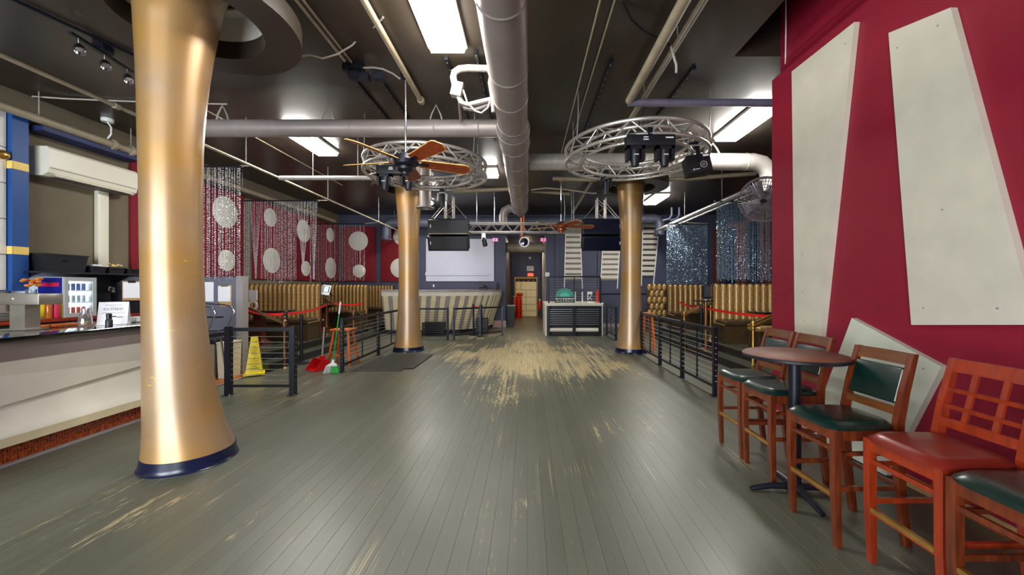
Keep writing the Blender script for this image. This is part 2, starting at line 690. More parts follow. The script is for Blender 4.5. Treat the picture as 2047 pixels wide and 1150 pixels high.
    L.new(wood.outputs[0], mx.inputs['B'])
    # seams between the boards
    fr = mth('FRACT', mth('DIVIDE', X, 0.055))
    seam = mth('LESS_THAN', fr, 0.05)
    mx2 = n.new('ShaderNodeMix')
    mx2.data_type = 'RGBA'
    L.new(mth('MULTIPLY', seam, mth('ADD', 0.25, mth('MULTIPLY', worn, 0.5))), mx2.inputs['Factor'])
    L.new(mx.outputs['Result'], mx2.inputs['A'])
    mx2.inputs['B'].default_value = (*C(22, 20, 16), 1)
    L.new(mx2.outputs['Result'], b.inputs['Base Color'])
    rr = mth('ADD', mth('MULTIPLY', noise(2.5, 1.2, 1, 4, off=2), 0.16), mth('ADD', mth('MULTIPLY', worn, 0.10), 0.30))
    b.inputs['Specular IOR Level'].default_value = 0.85
    L.new(rr, b.inputs['Roughness'])
    bp = n.new('ShaderNodeBump')
    bp.inputs['Strength'].default_value = 0.25
    bp.inputs['Distance'].default_value = 0.004
    L.new(mth('ADD', st, mth('MULTIPLY', fine, 0.5)), bp.inputs['Height'])
    L.new(bp.outputs[0], b.inputs['Normal'])
    MATS[name] = m


floor_mat()
# ================================================================== THE SETTING
CEIL = 4.40
XL, XR, YB, YF = -7.4, 7.4, 15.1, -3.2
FLZ = 0.0
# floor: a base with boards laid on it as far as they can be told apart
PLANK_W, PLANK_Y1 = 0.11, 8.8
fl = MB()
fl.mm(XL, XR, YF, PLANK_Y1 - 6.9, -0.2, -0.0005)
fl.mm(XL, -4.87, 1.9, PLANK_Y1, -0.2, -0.0005)
fl.mm(3.96, XR, 1.9, PLANK_Y1, -0.2, -0.0005)
fl.mm(XL, XR, PLANK_Y1, YB, -0.2, -0.0005)
fl.mm(-0.95, 0.85, YB, 20.6, -0.2, -0.0005)
fl.mm(-4.87, 3.96, 1.9, PLANK_Y1, -0.2, -0.012)
floor = struct('floor', fl, 'floor_paint')
x = -4.84
i = 0
lens = (2.3, 2.3, 2.3)
pm = {}


def plank_mesh(L):
    if L not in pm:
        mb = MB()
        hw = PLANK_W / 2 - 0.0003
        b = 0.0007
        k = [(-hw, -0.012), (hw, -0.012), (hw, -b), (hw - b, 0), (-hw + b, 0), (-hw, -b)]
        y0, y1 = 0.0003, L - 0.0003
        mb.add([(a, y0, z) for a, z in k] + [(a, y1, z) for a, z in k],
               [tuple(range(6)), tuple(reversed(range(6, 12)))] + [((j + 1) % 6, j, 6 + j, 6 + (j + 1) % 6) for j in range(6)])
        o = mb.build('plank', 'floor_paint', floor)
        o.data.transform(Matrix.Translation(floor.location))
        bpy.data.objects.remove(o, do_unlink=False) if False else None
        pm[L] = o
        o['used'] = 0
    return pm[L]


cuts_set = ((4.2, 6.5), (3.3, 6.0), (4.7, 7.1), (3.0, 5.3), (3.7, 6.9), (2.9, 5.7))
while x < 3.96 - 0.001:
    cuts = (1.9,) + cuts_set[(i * 5 + i // 3) % 6] + (PLANK_Y1,)
    for a, b2 in zip(cuts[:-1], cuts[1:]):
        L = round(b2 - a, 3)
        src = plank_mesh(L)
        if src['used'] == 0:
            src['used'] = 1
            o = src
        else:
            o = inst(src, floor)
        o.location = Vector((x + PLANK_W / 2, a, 0)) - floor.location
    x += PLANK_W
    i += 1
for o in pm.values():
    pass
for o in bpy.data.objects:
    if 'used' in o:
        del o['used']

# ceiling with a taller pocket over the red wall near the front
ce = MB()
ce.mm(XL, 2.55, YF, YB, CEIL, CEIL + 0.15)
ce.mm(2.55, XR, 4.75, YB, CEIL, CEIL + 0.15)
ce.mm(2.40, 2.55, YF, 4.75, CEIL + 0.15, 5.6)
ce.mm(2.55, XR, 4.75, 4.9, CEIL + 0.15, 5.6)
ce.mm(2.40, XR, YF, 4.9, 5.6, 5.7)
struct('ceiling', ce, 'ceiling_paint')
cc = MB()
cc.mm(-0.95, 0.85, YB + 0.2, 20.6, 3.6, 3.7)
struct('ceiling_corridor', cc, 'wall_navy')

# walls
wl = MB()
wl.mm(XL - 0.2, XL, YF, YB, -0.2, CEIL + 0.15)
struct('wall_left', wl, 'wall_taupe')
wb = MB()
wb.mm(XL - 0.2, -0.85, YB, YB + 0.2, -0.2, CEIL + 0.15)
wb.mm(0.72, XR + 0.2, YB, YB + 0.2, -0.2, CEIL + 0.15)
wb.mm(-0.85, 0.72, YB, YB + 0.2, 3.6, CEIL + 0.15)
struct('wall_back', wb, 'wall_blue')
cl = MB()
cl.mm(-0.97, -0.85, YB + 0.2, 20.6, -0.2, 3.7)
struct('wall_corridor_left', cl, 'wall_dark')
cr_ = MB()
cr_.mm(0.72, 0.86, YB + 0.2, 20.6, -0.2, 3.7)
struct('wall_corridor_right', cr_, 'wall_dark')
ceb = MB()
ceb.mm(-0.97, 0.86, 20.6, 20.75, -0.2, 3.7)
struct('wall_corridor_end', ceb, 'wall_navy')
wr = MB()
wr.mm(XR, XR + 0.2, YF, YB, -0.2, CEIL + 0.15)
struct('wall_right', wr, 'wall_dark')
rw = MB()
rw.mm(2.98, 3.30, YF, 4.69, 0, 4.07)
red_wall = struct('wall_red', rw, 'red_paint')
rw2 = MB()
rw2.mm(3.12, 3.28, YF, 4.745, 4.071, 5.6)
struct('wall_red_upper', rw2, 'red_paint')
wf = MB()
for a, b2 in ((XL, -6.9), (-3.5, -3.0), (-0.8, XR)):
    wf.mm(a, b2, YF - 0.2, YF, 0, 5.6 if a > -1 else CEIL)
for a, b2 in ((-6.9, -3.5), (-3.0, -0.8)):
    wf.mm(a, b2, YF - 0.2, YF, 0, 0.55)
    wf.mm(a, b2, YF - 0.2, YF, 3.35, CEIL)
struct('wall_front', wf, 'wall_blue')
for k, (a, b2) in enumerate(((-6.9, -3.5), (-3.0, -0.8))):
    m_ = MB()
    for q in (a, (a + b2) / 2, b2):
        m_.mm(max(a, q - 0.04), min(b2, q + 0.04), YF - 0.16, YF - 0.06, 0.55, 3.35)
    m_.mm(a, b2, YF - 0.16, YF - 0.06, 0.55, 0.62)
    m_.mm(a, b2, YF - 0.16, YF - 0.06, 3.28, 3.35)
    win = struct('window_%d' % (k + 1), m_, 'black_metal')
    g_ = MB()
    g_.mm(a, b2, YF - 0.19, YF - 0.18, 0.62, 3.28)
    struct('pane', g_, 'glass_clear', win)

# raised seating platforms with a step, left and right
for nm, sx, x0, x1, xw in (('left', -1, 4.74, 5.08, 7.4), ('right', 1, 3.9, 4.25, 7.4)):
    p = MB()
    y0 = 7.05 if sx < 0 else 4.95
    a, b2 = sorted((sx * x1, sx * xw))
    p.mm(a, b2, y0, YB, 0, 0.28)
    pf = struct('platform_' + nm, p, 'platform_paint')
    s_ = MB()
    a, b2 = sorted((sx * x0, sx * x1))
    s_.mm(a, b2, y0, 12.3, 0.0, 0.14)
    struct('step_' + nm, s_, 'platform_paint')
    ns = MB()
    ns.mm(min(sx * x0, sx * (x0 - 0.012)), max(sx * x0, sx * (x0 - 0.012)), y0, 12.3, 0.0, 0.145)
    ns.mm(min(sx * x1, sx * (x1 - 0.012)), max(sx * x1, sx * (x1 - 0.012)), y0, 12.3, 0.141, 0.285)
    struct('riser_' + nm, ns, 'step_black')

# tiled floor behind the bar with its metal edge strip
tl = MB()
tl.mm(XL, -4.90, 1.9, 7.05, -0.0005, 0.001)
tf = struct('floor_tiled', tl, 'grout')
tm = MB()
tm.mm(-0.147, 0.147, -0.147, 0.147, 0.0, 0.006)
src = None
for ty in range(8):
    for tx in range(4):
        cx_, cy_ = -5.055 - 0.3 * tx, 4.85 + 0.3 * ty - 0.0
        if cy_ > 6.95:
            continue
        if src is None:
            k_ = MB()
            k_.mm(cx_ - 0.146, cx_ + 0.146, cy_ - 0.146, cy_ + 0.146, 0.001, 0.006)
            src = k_.build('tile', 'tile_orange', tf)
            base = (cx_, cy_)
        else:
            inst(src, tf, Vector((cx_ - base[0], cy_ - base[1], 0)))
ed = MB()
ed.mm(-4.90, -4.872, 2.0, 7.05, 0, 0.009)
struct('trim_1', ed, 'alu')

# skirting strip, chair rail on the back wall, pinkish stone corner
tr = MB()
tr.mm(2.5, XR, YB - 0.02, YB, 1.28, 1.32)
struct('trim_2', tr, 'black_metal')
tr = MB()
tr.mm(0.75, 7.3, YB - 0.03, YB, 0.0, 0.14)
struct('baseboard_back', tr, 'slat_grey')
tr = MB()
tr.mm(-1.35, -0.83, YB - 0.12, YB - 0.001, 0.0, 0.26)
struct('trim_3', tr, 'pink_stone')
tr = MB()
tr.mm(2.965, 2.979, 4.06, 4.69, 0.0, 0.09)
tr.mm(2.965, 2.979, 1.0, 3.1, 0.0, 0.09)
struct('baseboard_right', tr, 'kraft')
# pale sheet whose colour stands in for light on the right corridor wall
tr = MB()
tr.mm(0.700, 0.719, YB - 0.02, YB + 3.0, 0.0, 3.58)
struct('trim_4', tr, 'slat_grey')
for k, (bx_, bw) in enumerate(((1.10, 0.16), (2.75, 0.10))):
    tr = MB()
    tr.mm(bx_, bx_ + bw, YB - 0.06, YB - 0.001, 0.14, CEIL)
    struct('trim_%d' % (5 + k), tr, 'wall_blue')

# windows with timber frames along the right-hand wall
for k, (a, b2) in enumerate(((7.2, 9.3), (9.5, 11.7), (11.9, 13.0), (13.3, 14.9))):
    m_ = MB()
    for q in (a, b2):
        m_.mm(XR - 0.14, XR - 0.001, q - 0.14, q + 0.14, 1.62, 3.8)
    m_.mm(XR - 0.2, XR - 0.001, a, b2, 1.55, 1.66)
    m_.mm(XR - 0.1, XR - 0.001, a, b2, 3.7, 3.85)
    wdw = struct('window_%d' % (k + 4), m_, 'wood_dark')
    g_ = MB()
    g_.mm(XR - 0.03, XR - 0.005, a + 0.14, b2 - 0.14, 1.66, 3.7)
    struct('pane', g_, 'glass_dark', wdw)

# ================================================================== COLUMNS
PROF = [(0.352, 0.10), (0.335, 0.16), (0.312, 0.30), (0.288, 0.52), (0.263, 0.85), (0.246, 1.25), (0.236, 1.7), (0.234, 2.1),
        (0.240, 2.5), (0.25, 2.9), (0.268, 3.3), (0.298, 3.68), (0.325, 3.94), (0.36, 4.15), (0.42, 4.385)]


def column(x, y, label, ringlabel, PR=None):
    t = thing('column', label, 'column', (x, y, 0), 0, 'flared gold columns')
    if PR is None:
        m_ = MB().lathe([(r, z) for r, z in PROF], (x, y, 0), 64)
    else:                                   # this shaft bows away from the aisle and swells towards its foot
        m_ = MB()
        for k, (z, r, dx) in enumerate(PR):
            m_.v += [Vector((x + dx + r * math.cos(2 * PI * i / 64), y + r * math.sin(2 * PI * i / 64), z)) for i in range(64)]
        m_.f = [(j * 64 + i, j * 64 + (i + 1) % 64, (j + 1) * 64 + (i + 1) % 64, (j + 1) * 64 + i) for j in range(len(PR) - 1) for i in range(64)]
        m_.sm = [True] * len(m_.f)
    m_.build('shaft', 'gold_column', t, 60)
    bd = 0.0 if PR is None else -0.025
    m_ = MB().lathe([(0.378 + bd, 0.0), (0.378 + bd, 0.004), (0.368 + bd, 0.012), (0.362 + bd, 0.05), (0.355 + bd, 0.105), (0.33 + bd, 0.106)], (x, y, 0), 64)
    m_.build('base_band', 'navy_band', t, 50)
    q = thing('ceiling_ring', ringlabel, 'ceiling ring', (x, y, 3.94), 0, 'ceiling rings above the columns')
    m_ = MB().lathe([(0.56, 3.94), (0.87, 3.94), (0.87, 4.12), (0.56, 4.12)], (x, y, 0), 64, close=True)
    m_.build('ring', 'ceiling_paint', q, 30)
    m_ = MB().lathe([(0.56, 4.122), (0.60, 4.122), (0.60, 4.39), (0.56, 4.39)], (x, y, 0), 64, close=True)
    m_.build('recess', 'white_paint', q, 30)
    m_ = MB().lathe([(0.45, 4.37), (0.559, 4.37), (0.559, 4.389), (0.45, 4.389)], (x, y, 0), 48, close=True)
    m_.build('recess_plate', 'white_paint', q, 30)


NEARP = [(0.09, 0.328, 0.0), (0.15, 0.316, -0.008), (0.31, 0.283, -0.045), (0.536, 0.259, -0.08), (0.78, 0.243, -0.103), (0.987, 0.232, -0.118), (1.2, 0.223, -0.135), (1.437, 0.217, -0.148), (1.888, 0.215, -0.16),
         (2.339, 0.216, -0.165), (2.79, 0.2225, -0.168), (3.02, 0.229, -0.164), (3.24, 0.238, -0.155), (3.47, 0.252, -0.145), (3.69, 0.27, -0.132), (3.92, 0.292, -0.114), (4.14, 0.318, -0.095), (4.385, 0.36, -0.07)]
column(-3.035, 3.47, 'flared gold column nearest the camera, beside the bar', 'dark ceiling ring around the top of the near gold column', NEARP)
column(-2.93, 9.52, 'gold column between the left cable fence and the back counter', 'dark ceiling ring over the gold column beside the rubber mats')
column(2.50, 9.30, 'gold column at the far end of the right cable fence', 'dark ceiling ring over the gold column on the right')

# ================================================================== CEILING LIGHTS


def light(xc, y0, y1, label, grp='fluorescent ceiling fixtures', k=1.0):
    t = thing('ceiling_light', label, 'ceiling light', (xc, (y0 + y1) / 2, CEIL - 0.12), 0, grp)
    m_ = MB()
    m_.rbox((xc, (y0 + y1) / 2, CEIL - 0.027), (0.46 * k, y1 - y0 + 0.04, 0.05), 0.01)
    m_.build('housing', 'fixture_white', t)
    m_ = MB()
    m_.prism([(xc - 0.215 * k, y0, CEIL - 0.0525), (xc + 0.215 * k, y0, CEIL - 0.0525), (xc + 0.19 * k, y0, CEIL - 0.11), (xc - 0.19 * k, y0, CEIL - 0.11)], (0, y1 - y0, 0))
    m_.build('diffuser', 'lens', t)


light(-0.93, 3.30, 4.50, 'white fluorescent fixture next to the big central duct, cut by the top edge')
light(-4.15, 6.85, 8.02, 'white fluorescent fixture just behind the left cross duct')
light(3.72, 6.00, 7.22, 'white fluorescent fixture at the edge of the red wall')
light(4.06, 11.55, 12.75, 'white fluorescent fixture behind the right gold column')
light(-0.88, 9.05, 9.65, 'small far fluorescent fixture between the left ring truss and the duct', k=0.75)
light(-3.32, 11.55, 12.75, 'added fluorescent fixture brightening the back, mostly hidden behind the left far gold column and the duct nozzle')  # fixture added to brighten the back counter, no source seen there
# small lamp of the back corridor
t = thing('corridor_lamp', 'round ceiling lamp in the back corridor', 'lamp', (-0.05, 17.6, 3.5))
MB().lathe([(0.16, 3.597), (0.18, 3.56), (0.17, 3.54)], (-0.05, 17.6, 0), 24).build('rim', 'fixture_white', t)
mat('warm_lens', (1, 1, 1), emit=170, ecol=(1.0, 0.80, 0.50))
MB().lathe([(0.165, 3.539), (0.13, 3.50), (0.06, 3.482), (0.001, 3.478)], (-0.05, 17.6, 0), 24).build('globe', 'warm_lens', t)

# ================================================================== DUCTS
DZ = 3.92
t = thing('air_duct', 'big grey spiral duct running along the middle of the ceiling', 'duct', (-0.2, 5, 3.6))
m_ = MB()
m_.tube((-0.21, -3.0, DZ), (-0.21, 5.55, DZ), 0.215, n=40)
m_.build('duct_section', 'duct_grey', t)
m_ = MB()
m_.lathe([(0.215, 5.55), (0.245, 5.72), (0.245, 6.3)], (-0.21, 0, DZ), 40, axis=(0, 1, 0))
m_.build('tee_section', 'duct_grey', t)
m_ = MB()
m_.lathe([(0.232, 6.3), (0.232, 11.4), (0.20, 11.7)], (-0.21, 0, DZ), 40, axis=(0, 1, 0))
m_.build('duct_section', 'duct_grey', t)
m_ = MB()
m_.lathe([(0.20, 11.7), (0.09, 12.1), (0.085, 12.6)], (-0.21, 0, DZ), 32, axis=(0, 1, 0))
m_.build('reducer', 'duct_grey', t)
seamp = MB()
for k, q in enumerate((1.9, 3.1, 4.15, 4.75, 5.5, 5.74, 6.28)):
    r_ = 0.218 if q < 5.6 else 0.248
    o = MB().lathe([(r_, q - 0.012), (r_ + 0.006, q), (r_, q + 0.012)], (-0.21, 0, DZ), 40, axis=(0, 1, 0)).build('seam_band', 'duct_grey', t)
for q in (7.1, 8.1, 9.3, 10.4, 11.35):
    o = MB().lathe([(0.234, q - 0.012), (0.24, q), (0.234, q + 0.012)], (-0.21, 0, DZ), 40, axis=(0, 1, 0)).build('seam_band', 'duct_grey', t)

t = thing('cross_duct', 'grey duct crossing left from the central duct above the ceiling fan', 'duct', (-3, 6.0, 3.9))
MB().tube((-5.6, 6.0, 4.03), (-0.44, 6.0, 4.03), 0.13, n=32).build('duct_section', 'duct_grey', t)
for q in (-5.59, -5.1, -3.95, -2.7, -1.43, -0.75):
    MB().lathe([(0.132, q - 0.01), (0.136, q), (0.132, q + 0.01)], (0, 6.0, 4.03), 32, axis=(1, 0, 0)).build('seam_band', 'duct_grey', t)
for q in (-4.75, -3.1, -1.42):
    s_ = MB()
    s_.path([(q - 0.1, 6.0, 4.135), (q - 0.07, 6, 4.25), (q, 6, 4.395), (q + 0.07, 6, 4.25), (q + 0.1, 6.0, 4.135)], 0.012, 6)
    s_.build('strap', 'pipe_grey', t)

t = thing('cross_duct', 'grey duct crossing right behind the right ring truss, bent down at the red wall', 'duct', (2, 7.6, 3.9))
MB().path([(0.04, 7.6, 4.03), (4.45, 7.6, 4.03), (4.62, 7.6, 3.99), (4.74, 7.6, 3.88), (4.78, 7.6, 3.74), (4.78, 7.6, 3.45)], 0.163, 32).build('duct_section', 'pipe_grey', t)
for q in (1.0, 2.3, 3.6, 4.3):
    MB().lathe([(0.165, q - 0.01), (0.17, q), (0.165, q + 0.01)], (0, 7.6, 4.03), 32, axis=(1, 0, 0)).build('seam_band', 'pipe_grey', t)
MB().path([(3.5, 7.6, 4.17), (3.58, 7.6, 4.29), (3.66, 7.6, 4.395), (3.74, 7.6, 4.29), (3.8, 7.6, 4.17)], 0.02, 6).build('strap', 'pipe_grey', t)

t = thing('back_duct', 'blue-grey duct along the back wall with down-turned ends', 'duct', (0, 14.3, 3.6))
Yd = 14.3
MB().path([at(772, 478, Yd), at(772, 458, Yd), at(775, 449, Yd), at(784, 445, Yd), at(900, 445, Yd), at(1200, 441, Yd), at(1305, 437, Yd), at(1315, 439, Yd), at(1319, 447, Yd), at(1319, 470, Yd)], 0.18, 24).build('duct_section', 'duct_blue', t)
for u, v in ((772, 479), (1319, 470)):
    p = at(u, v, Yd)
    MB().tube((p.x + (0.3 if u < 1000 else -0.6), Yd, 4.05), (p.x + (0.3 if u < 1000 else -0.6), Yd, CEIL - 0.001), 0.012).build('hanger', 'duct_blue', t)
    MB().lathe([(0.18, 0.0), (0.23, 0.0), (0.23, 0.02), (0.18, 0.02)], p + Vector((0, 0, -0.02)), 24, close=True).build('flange', 'duct_blue', t)

t = thing('duct_nozzle', 'short vertical grey duct nozzle beside the left far gold column', 'duct', (-2.35, 8.8, 3.3))
p = at(850, 415, 8.55)
MB().lathe([(0.132, 0), (0.132, CEIL - p.z - 0.003)], p, 28).build('pipe', 'duct_grey', t)
MB().lathe([(0.13, -0.02), (0.2, -0.02), (0.2, 0.0), (0.13, 0.0)], p, 28, close=True).build('flange', 'duct_grey', t)

t = thing('duct_elbow', 'grey elbow duct dropping from the far end of the central duct', 'duct', (-0.55, 11.6, 3.4))
Yd = 11.9
MB().path([(-0.33, 11.5, 3.86), at(1035, 418, Yd) + Vector((0, -.2, 0)), at(1018, 417, Yd), at(1009, 422, Yd), at(1006, 432, Yd), at(1006, 447, Yd)], 0.135, 24).build('pipe', 'duct_grey', t)
p = at(1006, 448, Yd)
MB().lathe([(0.13, -0.02), (0.19, -0.02), (0.19, 0.0), (0.13, 0.0)], p, 24, close=True).build('flange', 'duct_grey', t)

one('copper_pipe', MB().tube((-0.16, 12.65, 3.94), (-0.16, 12.65, 3.15), 0.07, n=16), 'copper', 'copper coloured pipe under the tapered end of the central duct', 'pipe')
one('ventilation_pipe', MB().tube((-0.84, 15.9, 3.2), (0.71, 15.9, 3.2), 0.2, n=24), 'pipe_tan', 'pale round pipe crossing the mouth of the back corridor', 'pipe')

# loop of insulated hose with a box on the left side of the central duct
t = thing('refrigerant_hose', 'loop of pale insulated hose and box on the left side of the central duct', 'hose', (-0.8, 4.9, 3.9))
Yh = 4.84
MB().path([(-0.40, Yh, 4.30), at(935, 136, Yh), at(918, 138, Yh), at(908, 145, Yh), at(906, 155, Yh), at(909, 168, Yh)], 0.042, 12).build('hose', 'hose', t)
p = at(914, 180, Yh)
MB().box(p, (0.13, 0.10, 0.17), Matrix.Rotation(R(12), 3, 'Y')).build('junction_box', 'pipe_grey', t)
MB().path([at(916, 192, Yh), at(921, 205, Yh), at(935, 210, Yh), at(960, 204, Yh), at(985, 198, Yh)], 0.032, 10).build('hose', 'duct_grey', t)
MB().path([at(918, 194, Yh + .06), at(930, 216, Yh + .06), at(950, 219, Yh + .06), at(985, 206, Yh + .06)], 0.032, 10).build('hose', 'duct_grey', t)
MB().path([at(926, 180, Yh - .06), at(934, 205, Yh - .06), at(950, 222, Yh - .06), at(962, 226, Yh - .06), at(975, 216, Yh - .06), at(980, 200, Yh - .06)], 0.011, 8).build('cable', 'hose', t)
MB().path([at(982, 148, Yh), at(979, 165, Yh), at(984, 195, Yh), at(986, 225, Yh)], 0.026, 8).build('hose', 'duct_grey', t)
MB().path([at(918, 195, Yh), at(919, 215, 5.4), at(921, 240, 5.85)], 0.02, 8).build('hose', 'hose', t)

# ================================================================== PIPES AND CONDUITS


def pipe(pts, r, m, label, cat='pipe', clamps=(), n=12, group=None, hang=()):
    t = thing('ceiling_pipe' if cat == 'pipe' else 'conduit', label, cat, tuple(Vector(pts[0])), 0, group)
    MB().path(pts, r, n).build('tube', m, t)
    for c in clamps:
        c = Vector(c)
        MB().lathe([(r * 1.5, -0.03), (r * 1.6, 0), (r * 1.5, 0.03)], c, 12, axis=(0, 1, 0)).build('clamp', m, t)
    for c in hang:
        c = Vector(c)
        MB().path([c, c + Vector((0.0, 0, (CEIL - c.z) * 0.5)), Vector((c.x, c.y, CEIL - 0.002))], 0.008, 6).build('hanger', 'pipe_grey', t)
    return t


pipe([(-7.1, 2.0, 4.0), (-7.1, 14.2, 4.0)], 0.06, 'pipe_tan', 'thick tan sprinkler main along the left wall', hang=[(-7.1, 5.6, 4.0), (-7.1, 6.9, 4.0), (-7.1, 9.6, 4.0)], clamps=[(-7.1, 6.6, 4.0), (-7.1, 6.9, 4)])
pipe([(-4.71, 2.6, 3.63), (-4.71, 14.6, 3.63)], 0.022, 'pipe_tan', 'tan pipe rail carrying the left bead curtains', hang=[(-4.71, 6.45, 3.63), (-4.71, 9.1, 3.63), (-4.71, 12.2, 3.63)], clamps=[(-4.71, 4.42, 3.63)])
pipe([(-4.68, 7.28, 3.62), (-2.95, 7.28, 3.62)], 0.042, 'pipe_grey', 'grey horizontal pipe from the curtain rail to the left ring truss', hang=[(-4.05, 7.28, 3.62), (-3.2, 7.28, 3.62)], n=16)
pipe([(-5.05, 5.0, 4.34), (-5.05, 10.5, 4.34)], 0.012, 'pipe_tan', 'thin conduit on the ceiling behind the left cross duct')
pipe([(-2.25, 2.2, 4.35), (-2.25, 4.75, 4.35)], 0.016, 'pipe_tan', 'left one of two thin conduits ending at the black junction boxes', 'conduit')
pipe([(-2.19, 2.2, 4.36), (-2.19, 4.8, 4.36)], 0.013, 'pipe_tan', 'right one of two thin conduits ending at the black junction boxes', 'conduit')
pipe([(-1.58, 2.2, 4.33), (-1.58, 5.8, 4.33)], 0.034, 'pipe_tan', 'tan pipe slanting past the fan rod with a clamp at its end', clamps=[(-1.58, 5.72, 4.33)])
pipe([(1.46, 1.8, 4.22), (1.46, 5.5, 4.22)], 0.058, 'pipe_tan', 'thick tan pipe above the right ring truss', n=16)
pipe([(1.45, 5.52, 4.2), (3.4, 5.52, 4.2), (7.3, 5.52, 4.2)], 0.052, 'pipe_violet', 'grey-violet pipe running right from the thick tan pipe to the red wall', n=16, clamps=())
pipe([(1.64, 1.8, 4.25), (1.64, 9.2, 4.25)], 0.024, 'pipe_tan', 'slimmer tan pipe beside the thick tan pipe', hang=[(1.64, 4.2, 4.25), (1.64, 5.4, 4.25)])
pipe([(1.72, 1.8, 4.3), (1.72, 9.2, 4.3)], 0.010, 'pipe_grey', 'thin pale conduit beside the slim tan pipe', 'conduit')
pipe([(0.72, 2.2, 4.38), (0.72, 8.2, 4.38)], 0.011, 'pipe_tan', 'left one of two ceiling conduits right of the central duct', 'conduit')
pipe([(0.86, 2.2, 4.38), (0.86, 8.2, 4.38)], 0.011, 'pipe_tan', 'right one of two ceiling conduits right of the central duct', 'conduit')
pipe([(4.7, 8.2, 3.62), (4.7, 13.9, 3.62)], 0.055, 'pipe_grey', 'thick pale pipe slanting over the right bead curtains', hang=[(4.7, 9.3, 3.62), (4.7, 11.5, 3.62)], n=16)
pipe([(4.95, 8.2, 3.62), (4.95, 13.9, 3.62)], 0.03, 'pipe_grey', 'slimmer pipe beside the thick pale pipe on the right')
pipe([at(1105, 357, 9.2), at(1260, 362, 9.2), at(1380, 357, 9.2), at(1510, 347, 9.2)], 0.05, 'pipe_tan', 'tan pipe passing behind the lower edge of the right ring truss', n=16)
pipe([at(905, 383, 11.0), at(1020, 378, 11.0)], 0.055, 'pipe_tan', 'pale pipe left of the far end of the central duct', n=14)
pipe([at(1062, 382, 11.5), at(1138, 388, 11.5)], 0.05, 'pipe_tan', 'short pale pipe right of the far end of the central duct', n=14)
pipe([at(1185, 360, 9.9), at(1145, 425, 13.2)], 0.035, 'pipe_tan', 'tan pipe slanting down behind the second ceiling fan', n=12)
for k, u in enumerate((1343, 1358)):
    Yp = 13.2
    pipe([at(u, 415, Yp), at(u, 430, Yp), at(u - 5, 438, Yp), at(u - 18, 441, Yp)], 0.04, 'duct_blue', ('left' if k == 0 else 'right') + ' one of two bent vent pipes over the far right bead curtain')

# slotted black channels screwed to the ceiling
for k, (cx_, y0, y1, d) in enumerate(((-2.35, 5.1, 7.2, 'left one of the two behind the black junction boxes'), (-2.0, 5.1, 7.2, 'right one of the two behind the black junction boxes'),
                                      (-1.0, 4.75, 6.9, 'below the bright fixture beside the duct'), (-0.62, 4.6, 7.4, 'behind the insulated hose'),
                                      (1.05, 4.8, 7.0, 'left of the thick tan pipe'), (2.15, 4.95, 6.6, 'right of the thick tan pipe'))):
    t = thing('ceiling_channel', 'black slotted ceiling channel ' + d, 'channel', (cx_, y0, CEIL - 0.04), 0, 'black ceiling channels')
    MB().mm(cx_ - 0.022, cx_ + 0.022, y0, y1, CEIL - 0.042, CEIL - 0.001).build('channel_body', 'black_metal', t)
    q = y0 + 0.05
    s0 = None
    while q < y1 - 0.08:
        if s0 is None:
            s0 = MB().mm(cx_ - 0.007, cx_ + 0.007, q, q + 0.03, CEIL - 0.0435, CEIL - 0.0421).build('slot', 'pipe_tan', t)
        else:
            inst(s0, t, Vector((0, q - y0 - 0.05, 0)))
        q += 0.16

# black junction boxes and the cable between them
t = thing('junction_box', 'cluster of black ceiling boxes at the end of the thin conduits', 'junction box', (-2.0, 4.9, 4.2))
for u, v, s_ in ((694, 136, 0.08), (715, 135, 0.12), (710, 152, 0.12), (729, 155, 0.10), (758, 154, 0.12)):
    p = at(u, v, 4.9)
    MB().box((p.x, p.y, min(p.z, CEIL - 0.045)), (s_ * 1.15, s_, 0.085)).build('box', 'black_metal', t)
p0, p1 = at(722, 136, 4.9), at(800, 158, 5.1)
one('ceiling_cable', MB().path([p0, at(745, 135, 4.95), at(765, 138, 5), at(785, 147, 5.05), p1], 0.012, 8), 'hose', 'pale cable from the junction boxes to the fan rod', 'cable')
one('ceiling_cable', MB().path([at(588, 114, 4.5), at(620, 110, 4.5), at(645, 117, 4.5), at(675, 108, 4.5), at(705, 90, 4.5), at(722, 68, 4.4), at(750, 52, 4.2), at(766, 34, 4.05)], 0.010, 8), 'hose',
    'wavy pale cable from the near ceiling ring to the tan pipe', 'cable')
one('ceiling_cable', MB().path([at(1245, 5, 3.8), at(1262, 40, 4.0), at(1290, 65, 4.1), at(1325, 82, 4.25), at(1340, 92, 4.3)], 0.014, 8), 'black_plastic', 'dark cable drooping to the thick tan pipe on the right', 'cable')
one('ceiling_cable', MB().path([at(1340, 90, 4.3), at(1346, 110, 4.3), at(1352, 130, 4.3), at(1352, 146, 4.3)], 0.014, 8), 'hose', 'pale cable end dangling below the thick tan pipe', 'cable')
one('wall_cable', MB().path([at(1571, 0, 4.55), at(1571, 60, 4.6), at(1570, 128, 4.66)], 0.008, 6), 'white_plastic', 'white cable down the upper corner of the red wall', 'cable')
one('ceiling_cable', MB().path([(-7.2, 5.6, 4.33), (-6.9, 5.75, 4.37), (-6.2, 5.85, 4.385), (-5.2, 5.9, 4.37), (-4.6, 5.9, 4.36)], 0.012, 8), 'hose', 'pale conduit arching across the ceiling above the air conditioner', 'conduit')
one('hanging_cable', MB().path([at(1287, 215, 5.2), at(1283, 235, 5.15), at(1276, 255, 5.1), at(1270, 270, 5.05)], 0.008, 6), 'black_plastic', 'black cable hanging down to the moving-head bar on the right ring', 'cable')
one('ceiling_wire', MB().path([at(1062, 318, 8.3), at(1200, 317, 8.3), at(1290, 312, 8.3)], 0.015, 6), 'pipe_grey', 'thin pale conduit level with the right cross duct', 'conduit')
